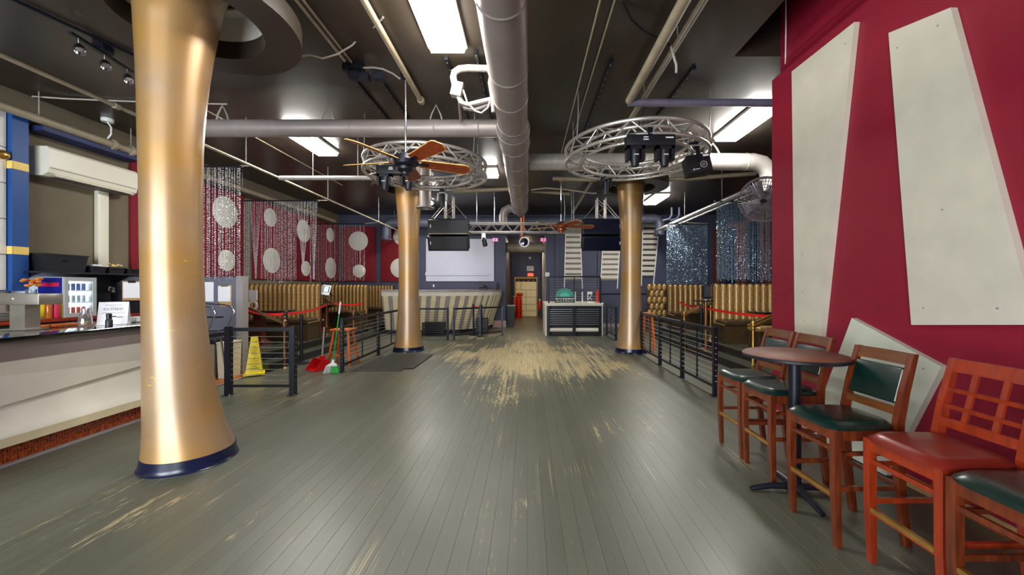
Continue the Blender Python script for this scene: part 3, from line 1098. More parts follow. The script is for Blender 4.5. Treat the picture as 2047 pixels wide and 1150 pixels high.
one('ceiling_wire', MB().path([at(1062, 380, 10.6), at(1090, 376, 10.6), at(1130, 379, 10.6), at(1185, 387, 10.6), at(1200, 385, 10.6)], 0.02, 8), 'hose', 'pale cable sagging between the duct and the right gold column', 'cable')

# smoke detector with its cable
t = thing('smoke_detector', 'white smoke detector on the ceiling above the air conditioner', 'smoke detector', (-6.45, 5.95, 4.36))
p = at(215, 245, 6.5)
p.z = CEIL - 0.061
MB().lathe([(0.075, 0.0), (0.085, 0.03), (0.08, 0.06)], p, 24).build('body', 'white_plastic', t)
MB().path([p, p + Vector((0.06, 0, -.08)), p + Vector((0.06, 0, -0.2)), p + Vector((0.0, 0, -0.275))], 0.012, 8).build('cable', 'white_plastic', t)

# track light
t = thing('track_light', 'black ceiling track with three small spot heads by the near column', 'track light', (-5.0, 4.3, 4.2))
a, b2 = Vector((-5.0, 4.2, 4.3)), Vector((-5.0, 5.35, 4.3))
a, b2 = at(140, 62, 4.15), at(263, 142, 4.9)
a.z = b2.z = 4.3
MB().beam(a, b2, 0.035, 0.03).build('track', 'black_metal', t)
mid = (a + b2) / 2
MB().rbox(mid + Vector((0, 0, 0.05)), (0.13, 0.13, 0.09), 0.01).build('canopy', 'black_metal', t)
for k in (0.12, 0.52, 0.92):
    p = a.lerp(b2, k)
    h_ = MB().tube(p, p + Vector((0, 0, -0.07)), 0.008).lathe([(0.02, 0.05), (0.045, 0.0), (0.05, -0.06), (0.045, -0.062), (0.03, -0.03)], p + Vector((0.03, -0.02, -0.12)), 16, axis=(-0.5, 0.3, 0.9)).build('spot_head', 'chrome', t)
one('ceiling_rail', MB().beam((-5.3, 2.9, 4.375), (-4.72, 4.9, 4.375), 0.025, 0.03), 'black_metal', 'long thin black rail on the ceiling above the track light', 'rail')
# ================================================================== RING TRUSSES


def ring_truss(cx, cy, cz, Ro, label, tilt=(0, 0)):
    t = thing('ring_truss', label, 'truss', (cx, cy, cz), 0, 'circular ceiling trusses')
    t.rotation_euler = (tilt[0], tilt[1], 0)
    Ri, h, tr_ = Ro - 0.24, 0.20, 0.026
    M0 = Matrix.Translation(Vector((cx, cy, cz))) @ t.rotation_euler.to_matrix().to_4x4()

    def bld(mb, name):
        mb.xform(M0)
        return mb.build(name, 'alu', t)
    for rr, z in ((Ro, h), (Ro, 0), (Ri, h), (Ri, 0)):
        bld(MB().path([(rr * math.cos(2 * PI * k / 64), rr * math.sin(2 * PI * k / 64), z) for k in range(64)], tr_, 10, closed=True), 'chord')
    N = 15
    st = 2 * PI / N

    def pt(r, a, z):
        return (r * math.cos(a), r * math.sin(a), z)
    defs = []
    for r in (Ro, Ri):
        defs += [(pt(r, 0, 0), pt(r, st / 2, h)), (pt(r, st / 2, h), pt(r, st, 0))]
    for z in (0, h):
        defs += [(pt(Ri, 0, z), pt(Ro, st / 2, z)), (pt(Ro, st / 2, z), pt(Ri, st, z))]
    for p, q in defs:
        s0 = bld(MB().tube(p, q, 0.011, n=6, caps=False), 'brace')
        for k in range(1, N):
            inst(s0, t, rot=(0, 0, st * k))
    return t


def hang_wire(p0, p1, label, r=0.009):
    one('hanger_wire', MB().path([p0, (Vector(p0) + Vector(p1)) / 2 + Vector((0.01, 0, 0)), p1], r, 6), 'cable_steel', label, 'wire')


LRX, LRY, LRZ = -1.82, 6.985, 3.59
RRX, RRY, RRZ = 1.68, 6.04, 3.54
ring_truss(LRX, LRY, LRZ, 1.07, 'round silver truss behind the wooden ceiling fan')
ring_truss(RRX, RRY, RRZ, 1.07, 'round silver truss carrying the twin moving heads on the right', (R(0), R(-1)))
for a, d in ((150, 'left far'), (205, 'left near'), (-30, 'right near'), (40, 'right far')):
    for cx_, cy_, cz_, nm in ((LRX, LRY, LRZ, 'left'), (RRX, RRY, RRZ, 'right')):
        p = Vector((cx_ + 1.06 * math.cos(R(a)), cy_ + 1.06 * math.sin(R(a)), cz_ + 0.21))
        hang_wire(p, (p.x + 0.02, p.y, CEIL), 'steel hanger at the %s side of the %s ring truss' % (d, nm))

# ================================================================== CEILING FANS


def fan(x, y, zh, Rb, rot, label, hub='black_metal', tilt=R(-17)):
    t = thing('ceiling_fan', label, 'ceiling fan', (x, y, zh), 0, 'wooden-bladed ceiling fans')
    MB().tube((x, y, zh + 0.1), (x, y, CEIL - 0.06), 0.014, n=10).build('rod', 'chrome', t)
    MB().lathe([(0.07, 0), (0.05, -0.06), (0.02, -0.075)], (x, y, CEIL - 0.001), 20).build('canopy', hub, t)
    MB().lathe([(0.02, 0.12), (0.06, 0.10), (0.15, 0.06), (0.17, 0.0), (0.15, -0.05), (0.10, -0.075), (0.10, -0.085), (0.115, -0.09), (0.11, -0.12), (0.06, -0.15), (0.055, -0.18), (0.001, -0.19)], (x, y, zh), 32).build('motor', hub, t)
    n = 18
    for k in range(5):
        a = rot + k * 2 * PI / 5
        M = Matrix.Translation(Vector((x, y, zh - 0.01))) @ Matrix.Rotation(a, 4, 'Z') @ Matrix.Rotation(tilt, 4, 'X')
        out = []
        for i in range(n + 1):
            s_ = i / n
            xx = 0.20 + (Rb - 0.20) * s_
            wd = 0.075 + 0.035 * s_
            if s_ > 0.86:
                q = (s_ - 0.86) / 0.14
                wd *= math.sqrt(max(0.0, 1 - q * q)) * 0.9 + 0.1 * (1 - q)
            out.append((xx, wd))
        poly = [(xx, wd, 0) for xx, wd in out] + [(xx, -wd, 0) for xx, wd in reversed(out) if wd > 1e-4]
        b_ = MB().prism(poly, (0, 0, 0.010))
        b_.xform(M)
        bl = b_.build('blade', 'fan_blade', t)
        rim = [(xx, wd + 0.002, 0.005) for xx, wd in out] + [(xx, -wd - 0.002, 0.005) for xx, wd in reversed(out) if wd > 1e-4]
        e_ = MB().path(rim, 0.0065, 6)
        e_.xform(M)
        e_.build('edge_band', 'blade_edge', bl)
        i_ = MB().beam((0.12, 0, 0.0), (0.30, 0, -0.006), 0.05, 0.012)
        i_.xform(M)
        i_.build('blade_iron', hub, t)


fan(-1.63, 5.16, 3.24, 0.90, R(170), 'near ceiling fan with red-brown wooden blades in front of the left ring truss')
fan(0.90, 10.2, 3.18, 0.90, R(8), 'far ceiling fan with orange wooden blades in front of the right speaker', 'copper')

# ================================================================== STRAIGHT TRUSS AND SPEAKERS
TY, TZ = 11.5, 3.33
tt = thing('straight_truss', 'silver box truss spanning between the two hanging speakers', 'truss', (0, TY, TZ - 0.15))
x0, x1 = -1.72, 1.6
hh = 0.13
for dy in (-hh, hh):
    for dz in (-hh, hh):
        MB().tube((x0, TY + dy, TZ + dz), (x1, TY + dy, TZ + dz), 0.023, n=10).build('chord', 'alu', tt)
step = 0.43
nseg = int((x1 - x0) / step)
for dy in (-hh, hh):
    for s_ in (-1, 1):
        s0 = None
        for k in range(nseg):
            xa = x0 + k * step + (0 if s_ < 0 else step / 2)
            if s0 is None:
                s0 = MB().tube((xa, TY + dy, TZ + s_ * hh), (xa + step / 2, TY + dy, TZ - s_ * hh), 0.012, n=6, caps=False).build('brace', 'alu', tt)
            else:
                inst(s0, tt, Vector((k * step, 0, 0)))
for u in (953, 988, 1128, 1146, 1142):
    p = at(u, 448, TY)
    hang_wire((p.x, TY, TZ + hh), (p.x, TY, CEIL), 'thin drop rod above the straight truss, ' + {953: 'nearest the left speaker', 988: 'left of the elbow duct', 1128: 'right of the far fan', 1146: 'nearest the right speaker', 1142: 'between the two right rods'}[u], 0.012)


def vtruss(xc, ztop, zbot, label):
    t = thing('vertical_truss', label, 'truss', (xc, TY, zbot), 0, 'upright speaker trusses')
    h_ = 0.12
    for dx in (-h_, h_):
        for dy in (-h_, h_):
            MB().tube((xc + dx, TY + dy, zbot), (xc + dx, TY + dy, ztop), 0.025, n=10).build('chord', 'alu', t)
    for dy in (-h_, h_):
        k = 0
        z = zbot
        while z + 0.2 <= ztop + 0.01:
            s_ = 1 if k % 2 else -1
            MB().tube((xc - s_ * h_, TY + dy, z), (xc + s_ * h_, TY + dy, z + 0.2), 0.011, n=6, caps=False).build('brace', 'alu', t)
            z += 0.2
            k += 1
    for s_ in (-1, 1):
        for dy in (-h_, h_):
            MB().tube((xc + s_ * 0.13, TY + dy, zbot + 0.5), (xc + s_ * 0.53, TY + dy, zbot + 0.03), 0.012, n=6).build('stay', 'alu', t)
    MB().box((xc, TY, zbot + 0.015), (1.1, 0.3, 0.03)).build('fly_bar', 'black_metal', t)


def linearray(xc, zt, m, lab1, lab2, tilt):
    w_, h1, d_ = 1.15, 0.44, 0.42
    for k in range(2):
        lab = lab1 if k == 0 else lab2
        zc = zt - h1 / 2 - k * h1
        t = thing('speaker_cabinet', lab, 'speaker', (xc, TY - 0.05, zc - h1 / 2), 0, 'hanging line-array speakers')
        M = Matrix.Translation(Vector((xc, TY - 0.05, zc))) @ Matrix.Rotation(R(4 + 14 * k), 4, 'X')
        b_ = MB().rbox((0, 0, 0), (w_, d_, h1 - 0.02), 0.015)
        b_.xform(M).build('cabinet', 'black_plastic', t)
        g_ = MB()
        for s_ in (-1, 1):
            g_.prism([(s_ * 0.04, -d_ / 2 - 0.012, -h1 / 2 + 0.05), (s_ * w_ / 2 * 0.94, -d_ / 2 - 0.002, -h1 / 2 + 0.05), (s_ * w_ / 2 * 0.94, -d_ / 2 - 0.002, h1 / 2 - 0.03), (s_ * 0.04, -d_ / 2 - 0.012, h1 / 2 - 0.03)], (0, 0.006, 0))
        g_.mm(-0.05, 0.05, -d_ / 2 - 0.02, -d_ / 2 - 0.008, -h1 / 2 + 0.05, h1 / 2 - 0.03)
        g_.xform(M).build('grille', m, t)
        l_ = MB().mm(-w_ / 2 + 0.01, w_ / 2 - 0.01, -d_ / 2 - 0.02, -d_ / 2 + 0.0, -h1 / 2 + 0.012, -h1 / 2 + 0.04)
        l_.xform(M).build('lower_lip', 'pipe_tan' if m == 'speaker_grille' and k == 0 else 'black_metal', t)
        p_ = MB()
        for s_ in (-1, 1):
            p_.mm(s_ * (w_ / 2 + 0.002) - 0.012, s_ * (w_ / 2 + 0.002) + 0.012, -d_ / 2 + 0.01, -d_ / 2 + 0.09, -h1 / 2, h1 / 2)
        p_.xform(M).build('rigging_plate', 'black_metal', t)
        lx = (-1 if xc < 0 else 1) * w_ * 0.44
        q_ = MB().mm(lx - 0.014, lx + 0.014, -d_ / 2 - 0.016, -d_ / 2 - 0.010, -0.02, 0.07)
        q_.xform(M).build('badge', 'white_plastic', t)


XS1, XS2 = (899 - 1054) * TY / FPX, (1201 - 1054) * TY / FPX
ZST = CAMZ + (575 - 441) * TY / FPX
vtruss(XS1, CEIL - 0.12, ZST, 'upright silver truss above the left speakers')
vtruss(XS2, CEIL - 0.2, ZST, 'upright silver truss above the right speakers')
linearray(XS1, ZST, 'speaker_grille', 'upper grey speaker of the left hanging pair', 'lower black speaker of the left hanging pair', 0)
linearray(XS2, ZST, 'speaker_navy', 'upper navy speaker of the right hanging pair', 'lower navy speaker of the right hanging pair', 0)

# ================================================================== STAGE LIGHTS


def moving_bar(x, y, z, label, w_=0.62, yaw=0.0, words=True):
    """two moving heads on one black bar, hung from a truss chord at height z"""
    t = thing('moving_head_bar', label, 'stage light', (x, y, z), yaw, 'twin moving-head bars')
    T = wm(t)

    def B(mb, nm, m):
        return mb.xform(T).build(nm, m, t)
    B(MB().rbox((0, 0, -0.11), (w_, 0.16, 0.14), 0.012), 'bar_body', 'black_plastic')
    B(MB().mm(-0.03, 0.03, -0.03, 0.03, -0.05, 0.07).tube((0, -0.035, 0.03), (0, 0.035, 0.03), 0.035), 'clamp', 'black_metal')
    for s_ in (-1, 1):
        xx = s_ * (w_ / 2 - 0.12)
        y_ = B(MB().mm(xx - 0.115, xx + 0.115, -0.06, 0.06, -0.22, -0.18).mm(xx - 0.115, xx - 0.075, -0.06, 0.06, -0.36, -0.18).mm(xx + 0.075, xx + 0.115, -0.06, 0.06, -0.36, -0.18), 'yoke', 'black_plastic')
        hd = B(MB().lathe([(0.04, 0.02), (0.07, 0.0), (0.072, -0.10), (0.05, -0.19), (0.045, -0.21), (0.03, -0.205)], (xx, 0, -0.22), 24), 'head', 'black_plastic')
        ln_ = B(MB().lathe([(0.04, -0.2052), (0.02, -0.2125), (0.001, -0.214)], (xx, 0, -0.22), 20), 'lens', 'glass_dark')
        ln_.parent = hd
        st_ = B(MB().mm(xx - 0.03, xx + 0.03, -0.0725, -0.066, -0.30, -0.288), 'stripe', 'white_plastic')
        st_.parent = hd
    B(MB().mm(-0.10, -0.04, -0.0815, -0.0805, -0.085, -0.072).mm(-0.105, -0.035, -0.0815, -0.0805, -0.115, -0.10), 'marking', 'white_plastic')
    B(MB().mm(w_ / 2 - 0.13, w_ / 2 - 0.03, -0.0815, -0.0805, -0.092, -0.075), 'marking', 'white_plastic')


p = at(1300, 252, 4.95)
moving_bar(p.x, 4.98, 3.545, 'twin black moving heads on the near rim of the right ring truss')
p = at(793, 330, 6.26)
moving_bar(p.x, 6.26, 3.56, 'twin black moving heads under the left ring truss behind the near fan')

# square effect light with a round lens and lettering
p = at(1393, 332, 5.6)
t = thing('effect_light', 'tilted black square effect light on the right rim of the right ring truss', 'stage light', tuple(p - Vector((0, 0, 0.17))))
M = Matrix.Translation(p) @ Matrix.Rotation(R(8), 4, 'Y').inverted() @ Matrix.Rotation(R(-8), 4, 'X')
MB().rbox((0, 0, 0), (0.33, 0.22, 0.27), 0.012).xform(M).build('housing', 'black_plastic', t)
MB().mm(-0.03, 0.03, -0.12, -0.11, 0.02, 0.30).mm(-0.2, 0.03, -0.12, -0.10, 0.28, 0.32).xform(M).build('bracket', 'black_metal', t)
MB().lathe([(0.052, 0), (0.046, 0.003), (0.040, 0)], (0.05, -0.1115, -0.03), 24, axis=(0, -1, 0), close=True).xform(M).build('lens_ring', 'pipe_grey', t)
MB().lathe([(0.022, 0), (0.016, 0.003), (0.012, 0)], (0.05, -0.1115, -0.03), 20, axis=(0, -1, 0), close=True).xform(M).build('lens_ring', 'pipe_grey', t)
MB().path([(-0.12, -0.1125, -0.105), (-0.10, -0.1125, -0.075), (-0.095, -0.1125, -0.10), (-0.07, -0.1125, -0.085), (-0.05, -0.1125, -0.094), (-0.02, -0.1125, -0.085)], 0.005, 6).xform(M).build('logo', 'white_plastic', t)
MB().mm(0.06, 0.145, -0.1125, -0.1115, 0.085, 0.115).xform(M).build('marking', 'white_plastic', t)

# small black spot heads
for u, v, Yq, lab in ((1211, 368, 7.05, 'slim black moving head under the far rim of the right ring truss'), (884, 395, 8.0, 'black and silver moving head under the far rim of the left ring truss')):
    p = at(u, v, Yq)
    t = thing('spot_head', lab, 'stage light', tuple(p), 0)
    MB().mm(p.x - 0.045, p.x + 0.045, p.y - 0.05, p.y + 0.05, p.z + 0.10, p.z + 0.24).build('clamp_block', 'black_plastic', t)
    MB().mm(p.x - 0.10, p.x - 0.07, p.y - 0.04, p.y + 0.04, p.z - 0.07, p.z + 0.10).mm(p.x + 0.07, p.x + 0.10, p.y - 0.04, p.y + 0.04, p.z - 0.07, p.z + 0.10).mm(p.x - 0.1, p.x + 0.1, p.y - 0.04, p.y + 0.04, p.z + 0.08, p.z + 0.10).build('yoke', 'alu' if u < 1000 else 'black_plastic', t)
    MB().lathe([(0.03, 0.07), (0.062, 0.04), (0.062, -0.08), (0.045, -0.2), (0.02, -0.2)], p, 20).build('head', 'black_plastic', t)

# small fixtures on the straight truss
for u, lab in ((990, 'pink-faced light panel hanging left of the corridor'), (1086, 'pink-faced light panel hanging right of the corridor')):
    p = at(u, 480, TY)
    t = thing('light_panel', lab, 'stage light', tuple(p), 0, 'pink light panels on the straight truss')
    MB().mm(p.x - 0.085, p.x + 0.085, p.y - 0.05, p.y + 0.05, p.z - 0.055, p.z + 0.055).build('case', 'black_plastic', t)
    MB().mm(p.x - 0.08, p.x + 0.08, p.y - 0.056, p.y - 0.0505, p.z - 0.05, p.z + 0.05).build('face', 'pink_led', t)
    MB().lathe([(0.026, 0), (0.02, 0.003), (0.014, 0)], (p.x, p.y - 0.057, p.z), 16, axis=(0, -1, 0), close=True).build('marking', 'ink', t)
    MB().mm(p.x - 0.055, p.x - 0.035, p.y - 0.0575, p.y - 0.0565, p.z - 0.02, p.z + 0.03).mm(p.x + 0.035, p.x + 0.055, p.y - 0.0575, p.y - 0.0565, p.z - 0.03, p.z + 0.02).build('marking', 'white_plastic', t)
    MB().path([(p.x - 0.09, p.y, p.z + 0.02), (p.x - 0.09, p.y, TZ - 0.15), (p.x + 0.09, p.y, TZ - 0.15), (p.x + 0.09, p.y, p.z + 0.02)], 0.008, 6).build('bracket', 'black_metal', t)
p = at(967, 482, TY)
t = thing('par_light', 'small black and silver par light hanging on the straight truss', 'stage light', tuple(p))
MB().mm(p.x - 0.06, p.x + 0.06, p.y - 0.03, p.y + 0.03, p.z + 0.03, TZ - 0.15).build('bracket', 'alu', t)
MB().lathe([(0.05, 0.12), (0.065, 0.06), (0.07, -0.12), (0.06, -0.14)], p + Vector((0.02, 0, -0.02)), 20, axis=(-0.25, 0.1, 1)).build('can', 'black_plastic', t)
p = at(1048, 484, TY - 0.2)
t = thing('fresnel_lamp', 'big round grey stage lamp in front of the corridor', 'stage light', tuple(p))
MB().lathe([(0.10, 0.42), (0.13, 0.36), (0.13, 0.08), (0.155, 0.06), (0.155, 0.0), (0.13, 0.0), (0.12, 0.03)], p, 8, axis=(0, 1, 0)).build('housing', 'duct_grey', t)
MB().lathe([(0.128, 0.0), (0.148, -0.004), (0.148, 0.01), (0.128, 0.01)], p, 32, axis=(0, 1, 0), close=True).build('rim', 'white_plastic', t)
MB().lathe([(0.119, 0.032), (0.06, 0.02), (0.001, 0.016)], p, 24, axis=(0, 1, 0)).build('lens', 'glass_dark', t)
MB().path([(p.x - 0.165, p.y + 0.2, p.z), (p.x - 0.165, p.y + 0.2, p.z + 0.2), (p.x + 0.165, p.y + 0.2, p.z + 0.2), (p.x + 0.165, p.y + 0.2, p.z)], 0.012, 6).tube((p.x, p.y + 0.2, p.z + 0.2), (p.x, p.y + 0.2, TZ - 0.14), 0.02).build('yoke', 'black_metal', t)

# ================================================================== BEAD CURTAINS


def curtain(xa, xb, y, zt, zb, n, m, label, bunch=(), rodx=None):
    bm_ = MB()
    rod = thing('curtain_rod', 'dark rod at the top of the ' + label.replace(' hanging', '').replace('with two gathered strands ', ''), 'curtain rod', ((xa + xb) / 2, y, zt), 0, 'bead curtain rods')
    MB().tube((xa - 0.05, y, zt + 0.01), (xb + 0.03, y, zt + 0.01), 0.016, n=8).build('rod', 'black_metal', rod)
    if rodx is not None:
        MB().tube((xb, y, zt + 0.02), (rodx, y, 3.62), 0.012, n=8).build('arm', 'pipe_grey', rod)
    vs, fs = [], []
    for k in range(n):
        x = xa + (xb - xa) * (k + 0.5 + random.uniform(-0.35, 0.35)) / n
        yy = y + random.uniform(-0.02, 0.02)
        z = zt - 0.01
        zend = zb + random.uniform(-0.05, 0.06)
        tgt = None
        for bx, bz, bw in bunch:
            if abs(x - bx) < bw:
                tgt = (bx, bz)
        while z > zend:
            h = random.uniform(0.016, 0.03)
            gap = random.choice((0.002, 0.004, 0.008, 0.022))
            xx = x
            if tgt:
                q = (zt - z) / max(0.01, zt - tgt[1])
                if q > 1.15:
                    break
                xx = x + (tgt[0] - x) * min(1, q ** 1.3) * 0.93
            xx += random.uniform(-0.002, 0.002)
            r = 0.0095
            a = random.uniform(0, PI)
            ca, sa = math.cos(a) * r, math.sin(a) * r
            kk = len(vs)
            vs += [(xx, yy, z), (xx + ca, yy + sa, z - h / 2), (xx - sa, yy + ca, z - h / 2), (xx - ca, yy - sa, z - h / 2), (xx + sa, yy - ca, z - h / 2), (xx, yy, z - h)]
            for q in range(4):
                i1, i2 = kk + 1 + q, kk + 1 + (q + 1) % 4
                fs += [(kk, i1, i2), (kk + 5, i2, i1)]
            z -= h + gap
    bm_.add(vs, fs)
    one('bead_curtain', bm_, m, label, 'bead curtain', 'bead curtains', 'stuff')


curtain(-6.0, -4.88, 6.55, 3.60, 1.72, 46, 'bead', 'silver bead curtain hanging nearest the front gold column', rodx=-4.71)
curtain(-6.75, -4.98, 9.15, 3.60, 1.72, 66, 'bead', 'silver bead curtain with two gathered strands hanging over the first left booth', bunch=((-5.33, 2.15, 0.16), (-5.07, 2.0, 0.09), (-6.45, 2.0, 0.13)), rodx=-4.71)
curtain(-6.9, -5.15, 12.2, 3.55, 1.78, 42, 'bead', 'sparse silver bead curtain hanging in the far left corner', rodx=-4.71)
curtain(4.52, 6.2, 9.2, 3.60, 1.72, 120, 'bead_dark', 'dark glittering bead curtain hanging next to the red wall', rodx=4.7)
curtain(4.42, 5.72, 12.2, 3.55, 1.66, 105, 'bead_dark', 'dark glittering bead curtain hanging in the far right corner', rodx=4.7)

# ================================================================== RED DOTTED PANELS


def dots_left(y0, y1, z0, z1, dots, label):
    t = thing('acoustic_panel', label, 'wall panel', (XL, (y0 + y1) / 2, z0), 0, 'red wall panels with white dots')
    MB().rbox((XL + 0.03, (y0 + y1) / 2, (z0 + z1) / 2), (0.056, y1 - y0, z1 - z0), 0.008).build('board', 'red_fabric', t)
    for u, v, d in dots:
        Y = -7.34 * FPX / (u - CXP)
        z = CAMZ - (v - CYP) * Y / FPX
        MB().lathe([(d / 2, 0), (d / 2, 0.016), (d / 2 - 0.006, 0.02)], (XL + 0.0585, Y, z), 36, axis=(1, 0, 0)).build('dot', 'dot_fabric', t)


dots_left(7.15, 10.0, 1.78, 3.93, ((450, 424, 0.757), (453, 521, 0.517), (330, 440, 0.6)), 'red panel with white dots behind the nearest bead curtain')
dots_left(10.35, 13.6, 1.78, 3.93, ((540, 435, 0.52), (543, 521, 0.72), (607, 462, 0.74), (611, 537, 0.5)), 'long red panel with four white dots behind the gathered bead curtain')
dots_left(13.75, 15.05, 1.78, 3.93, ((660, 470, 0.53), (661, 536, 0.77)), 'narrow red panel with two white dots next to the far left corner')


def dots_back(x0, x1, z0, z1, dots, label):
    t = thing('acoustic_panel', label, 'wall panel', ((x0 + x1) / 2, YB, z0), 0, 'red wall panels with white dots')
    MB().rbox(((x0 + x1) / 2, YB - 0.03, (z0 + z1) / 2), (x1 - x0, 0.056, z1 - z0), 0.008).build('board', 'red_fabric', t)
    for u, v, d in dots:
        p = at(u, v, YB - 0.06)
        MB().lathe([(d / 2, 0), (d / 2, 0.016), (d / 2 - 0.006, 0.02)], (p.x, YB - 0.0585, p.z), 36, axis=(0, -1, 0)).build('dot', 'dot_fabric', t)


dots_back(-7.25, -5.92, 1.78, 3.93, ((716.5, 482, 0.75), (718, 542, 0.5)), 'red panel with two round white dots on the back wall')
dots_back(-5.72, -4.32, 1.78, 3.93, ((803, 473, 0.66), (800, 536, 0.76)), 'red back-wall panel half hidden by the left far gold column')

# ================================================================== RED WALL PANELS


def wallpanel(pts, label, m, th=0.05, scr=()):
    t = thing('wall_panel', label, 'wall panel', (2.95, pts[0][0], min(q[1] for q in pts)))
    MB().prism([(2.93, y, z) for y, z in pts], (th - 0.001, 0, 0)).build('board', m, t)
    for y, z in scr:
        MB().lathe([(0.007, 0), (0.007, 0.002), (0.003, 0.003)], (2.93, y, z), 10, axis=(-1, 0, 0)).build('screw', 'pipe_grey', t)


wallpanel([(4.27, 3.945), (3.45, 3.93), (3.84, 1.06), (4.22, 1.05)], 'tall narrow cream panel tapering downwards on the red wall', 'cream_panel', scr=((3.55, 3.8), (4.1, 1.9), (4.1, 1.5), (4.08, 1.2)))
wallpanel([(3.125, 3.616), (2.667, 3.49), (2.22, 1.335), (2.94, 1.264)], 'large cream panel widening downwards on the red wall', 'cream_panel', scr=((2.75, 3.42), (3.05, 3.45), (2.72, 2.1), (2.85, 1.4), (2.4, 1.42)))
wallpanel([(4.02, 0.012), (3.15, 0.012), (2.725, 0.99), (3.48, 1.274)], 'pale skewed panel standing on the floor against the red wall', 'pale_panel', scr=((2.85, 0.95),))
# ================================================================== BAR STOOLS (facing -X in their own frame)


def stool(label, lattice=False, wood='wood_stool', pad='vinyl_green', hw=0.185):
    t = thing('bar_stool', label, 'bar stool', (0, 0, 0), 0, 'wooden bar stools along the red wall')
    xf, xb, H = -0.195, 0.185, 0.70
    for s_ in (-1, 1):
        MB().loft([((xf + 0.012, s_ * hw, 0.0), 0.016, 0.016), ((xf, s_ * hw, 0.35), 0.020, 0.020), ((xf, s_ * hw, H), 0.021, 0.021)]).build('leg', wood, t)
    for s_ in (-1, 1):
        MB().loft([((xb + 0.055, s_ * hw, 0.0), 0.020, 0.017), ((xb + 0.02, s_ * hw, 0.3), 0.022, 0.018), ((xb, s_ * hw, 0.6), 0.024, 0.018),
                   ((xb + 0.005, s_ * hw, 0.74), 0.024, 0.018), ((xb + 0.04, s_ * hw, 0.92), 0.022, 0.018), ((xb + 0.10, s_ * hw, 1.15), 0.015, 0.018)]).build('back_post', wood, t)
    # aprons
    MB().mm(xf - 0.012, xf + 0.012, -hw, hw, H - 0.065, H - 0.004).build('apron', wood, t)
    MB().mm(xb - 0.012, xb + 0.012, -hw, hw, H - 0.065, H - 0.004).build('apron', wood, t)
    for s_ in (-1, 1):
        MB().mm(xf, xb, s_ * hw - 0.011, s_ * hw + 0.011, H - 0.065, H - 0.004).build('apron', wood, t)
    # stretchers
    fr = MB().mm(xf - 0.014, xf + 0.014, -hw, hw, 0.285, 0.315).build('footrest', wood, t)
    MB().mm(xf - 0.018, xf + 0.006, -hw + 0.022, hw - 0.022, 0.3152, 0.320).mm(xf - 0.018, xf - 0.0142, -hw + 0.022, hw - 0.022, 0.296, 0.3151).build('brass_strip', 'brass', fr)
    MB().mm(xf - 0.009, xf + 0.009, -hw, hw, 0.565, 0.59).build('stretcher', wood, t)
    for s_ in (-1, 1):
        MB().mm(xf, xb + 0.02, s_ * hw - 0.009, s_ * hw + 0.009, 0.335, 0.362).build('stretcher', wood, t)
        MB().mm(xf, xb, s_ * hw - 0.009, s_ * hw + 0.009, 0.545, 0.567).build('stretcher', wood, t)
    MB().mm(xb + 0.01, xb + 0.03, -hw, hw, 0.335, 0.362).build('stretcher', wood, t)
    # seat pad: rounded, slightly domed, narrower at the back
    bm = bmesh.new()
    bmesh.ops.create_grid(bm, x_segments=14, y_segments=14, size=1)
    vs, fs = [], []
    for v in bm.verts:
        a, b_ = v.co.x, v.co.y
        # squircle edge
        k = max(abs(a), abs(b_))
        wx = 0.222 * a
        wy = (0.215 - 0.018 * (a + 1) / 2) * b_
        rr = (abs(a) ** 5 + abs(b_) ** 5) ** 0.2
        sc = (k / rr) if rr > 1e-6 else 1
        edge = max(0.0, (k - 0.8) / 0.2)
        z = 0.042 + 0.008 * (1 - k * k) - 0.026 * edge ** 2.4
        vs.append((wx * sc - 0.015, wy * sc, 0.698 + z))
    fs = [[v.index for v in f.verts] for f in bm.faces]
    n0 = len(vs)
    loop = [v.index for v in bm.verts if v.is_boundary]
    be = {}
    for e in bm.edges:
        if e.is_boundary:
            be.setdefault(e.verts[0].index, []).append(e.verts[1].index)
            be.setdefault(e.verts[1].index, []).append(e.verts[0].index)
    bm.free()
    order = [loop[0]]
    prev = None
    while True:
        c = order[-1]
        nx = [q for q in be[c] if q != prev]
        prev = c
        if nx[0] == order[0]:
            break
        order.append(nx[0])
        if len(order) > 400:
            break
    lowm = {}
    for q in order:
        x, y, z = vs[q]
        lowm[q] = len(vs)
        vs.append((x * 0.985, y * 0.985, 0.698))
    for i in range(len(order)):
        a, b_ = order[i], order[(i + 1) % len(order)]
        fs.append((a, lowm[a], lowm[b_], b_))
    fs.append([lowm[q] for q in order])
    MB().add(vs, fs, True).build('seat_pad', pad, t, 55)
    # back
    bw = 'wood_back' if not lattice else wood

    def bx(z):
        return xb + 0.04 + (z - 0.92) * 0.26
    top = MB()
    n = 8
    prof = []
    for i in range(n + 1):
        y = -hw + 2 * hw * i / n
        cv = 0.018 * (1 - (y / hw) ** 2)
        prof.append((y, cv))
    for i in range(n):
        (ya, ca), (yb, cb) = prof[i], prof[i + 1]
        za, zb = 1.078, 1.148
        top.add([(bx(za) + ca - .011, ya, za), (bx(za) + cb - .011, yb, za), (bx(zb) + cb - .011, yb, zb), (bx(zb) + ca - .011, ya, zb),
                 (bx(za) + ca + .011, ya, za), (bx(za) + cb + .011, yb, za), (bx(zb) + cb + .011, yb, zb), (bx(zb) + ca + .011, ya, zb)],
                [(0, 3, 2, 1), (4, 5, 6, 7), (3, 7, 6, 2), (0, 1, 5, 4)] + ([(0, 4, 7, 3)] if i == 0 else []) + ([(1, 2, 6, 5)] if i == n - 1 else []))
    top.build('top_rail', bw, t)
    MB().beam((bx(0.805), -hw, 0.805), (bx(0.805), hw, 0.805), 0.022, 0.05).build('lower_rail', bw, t)
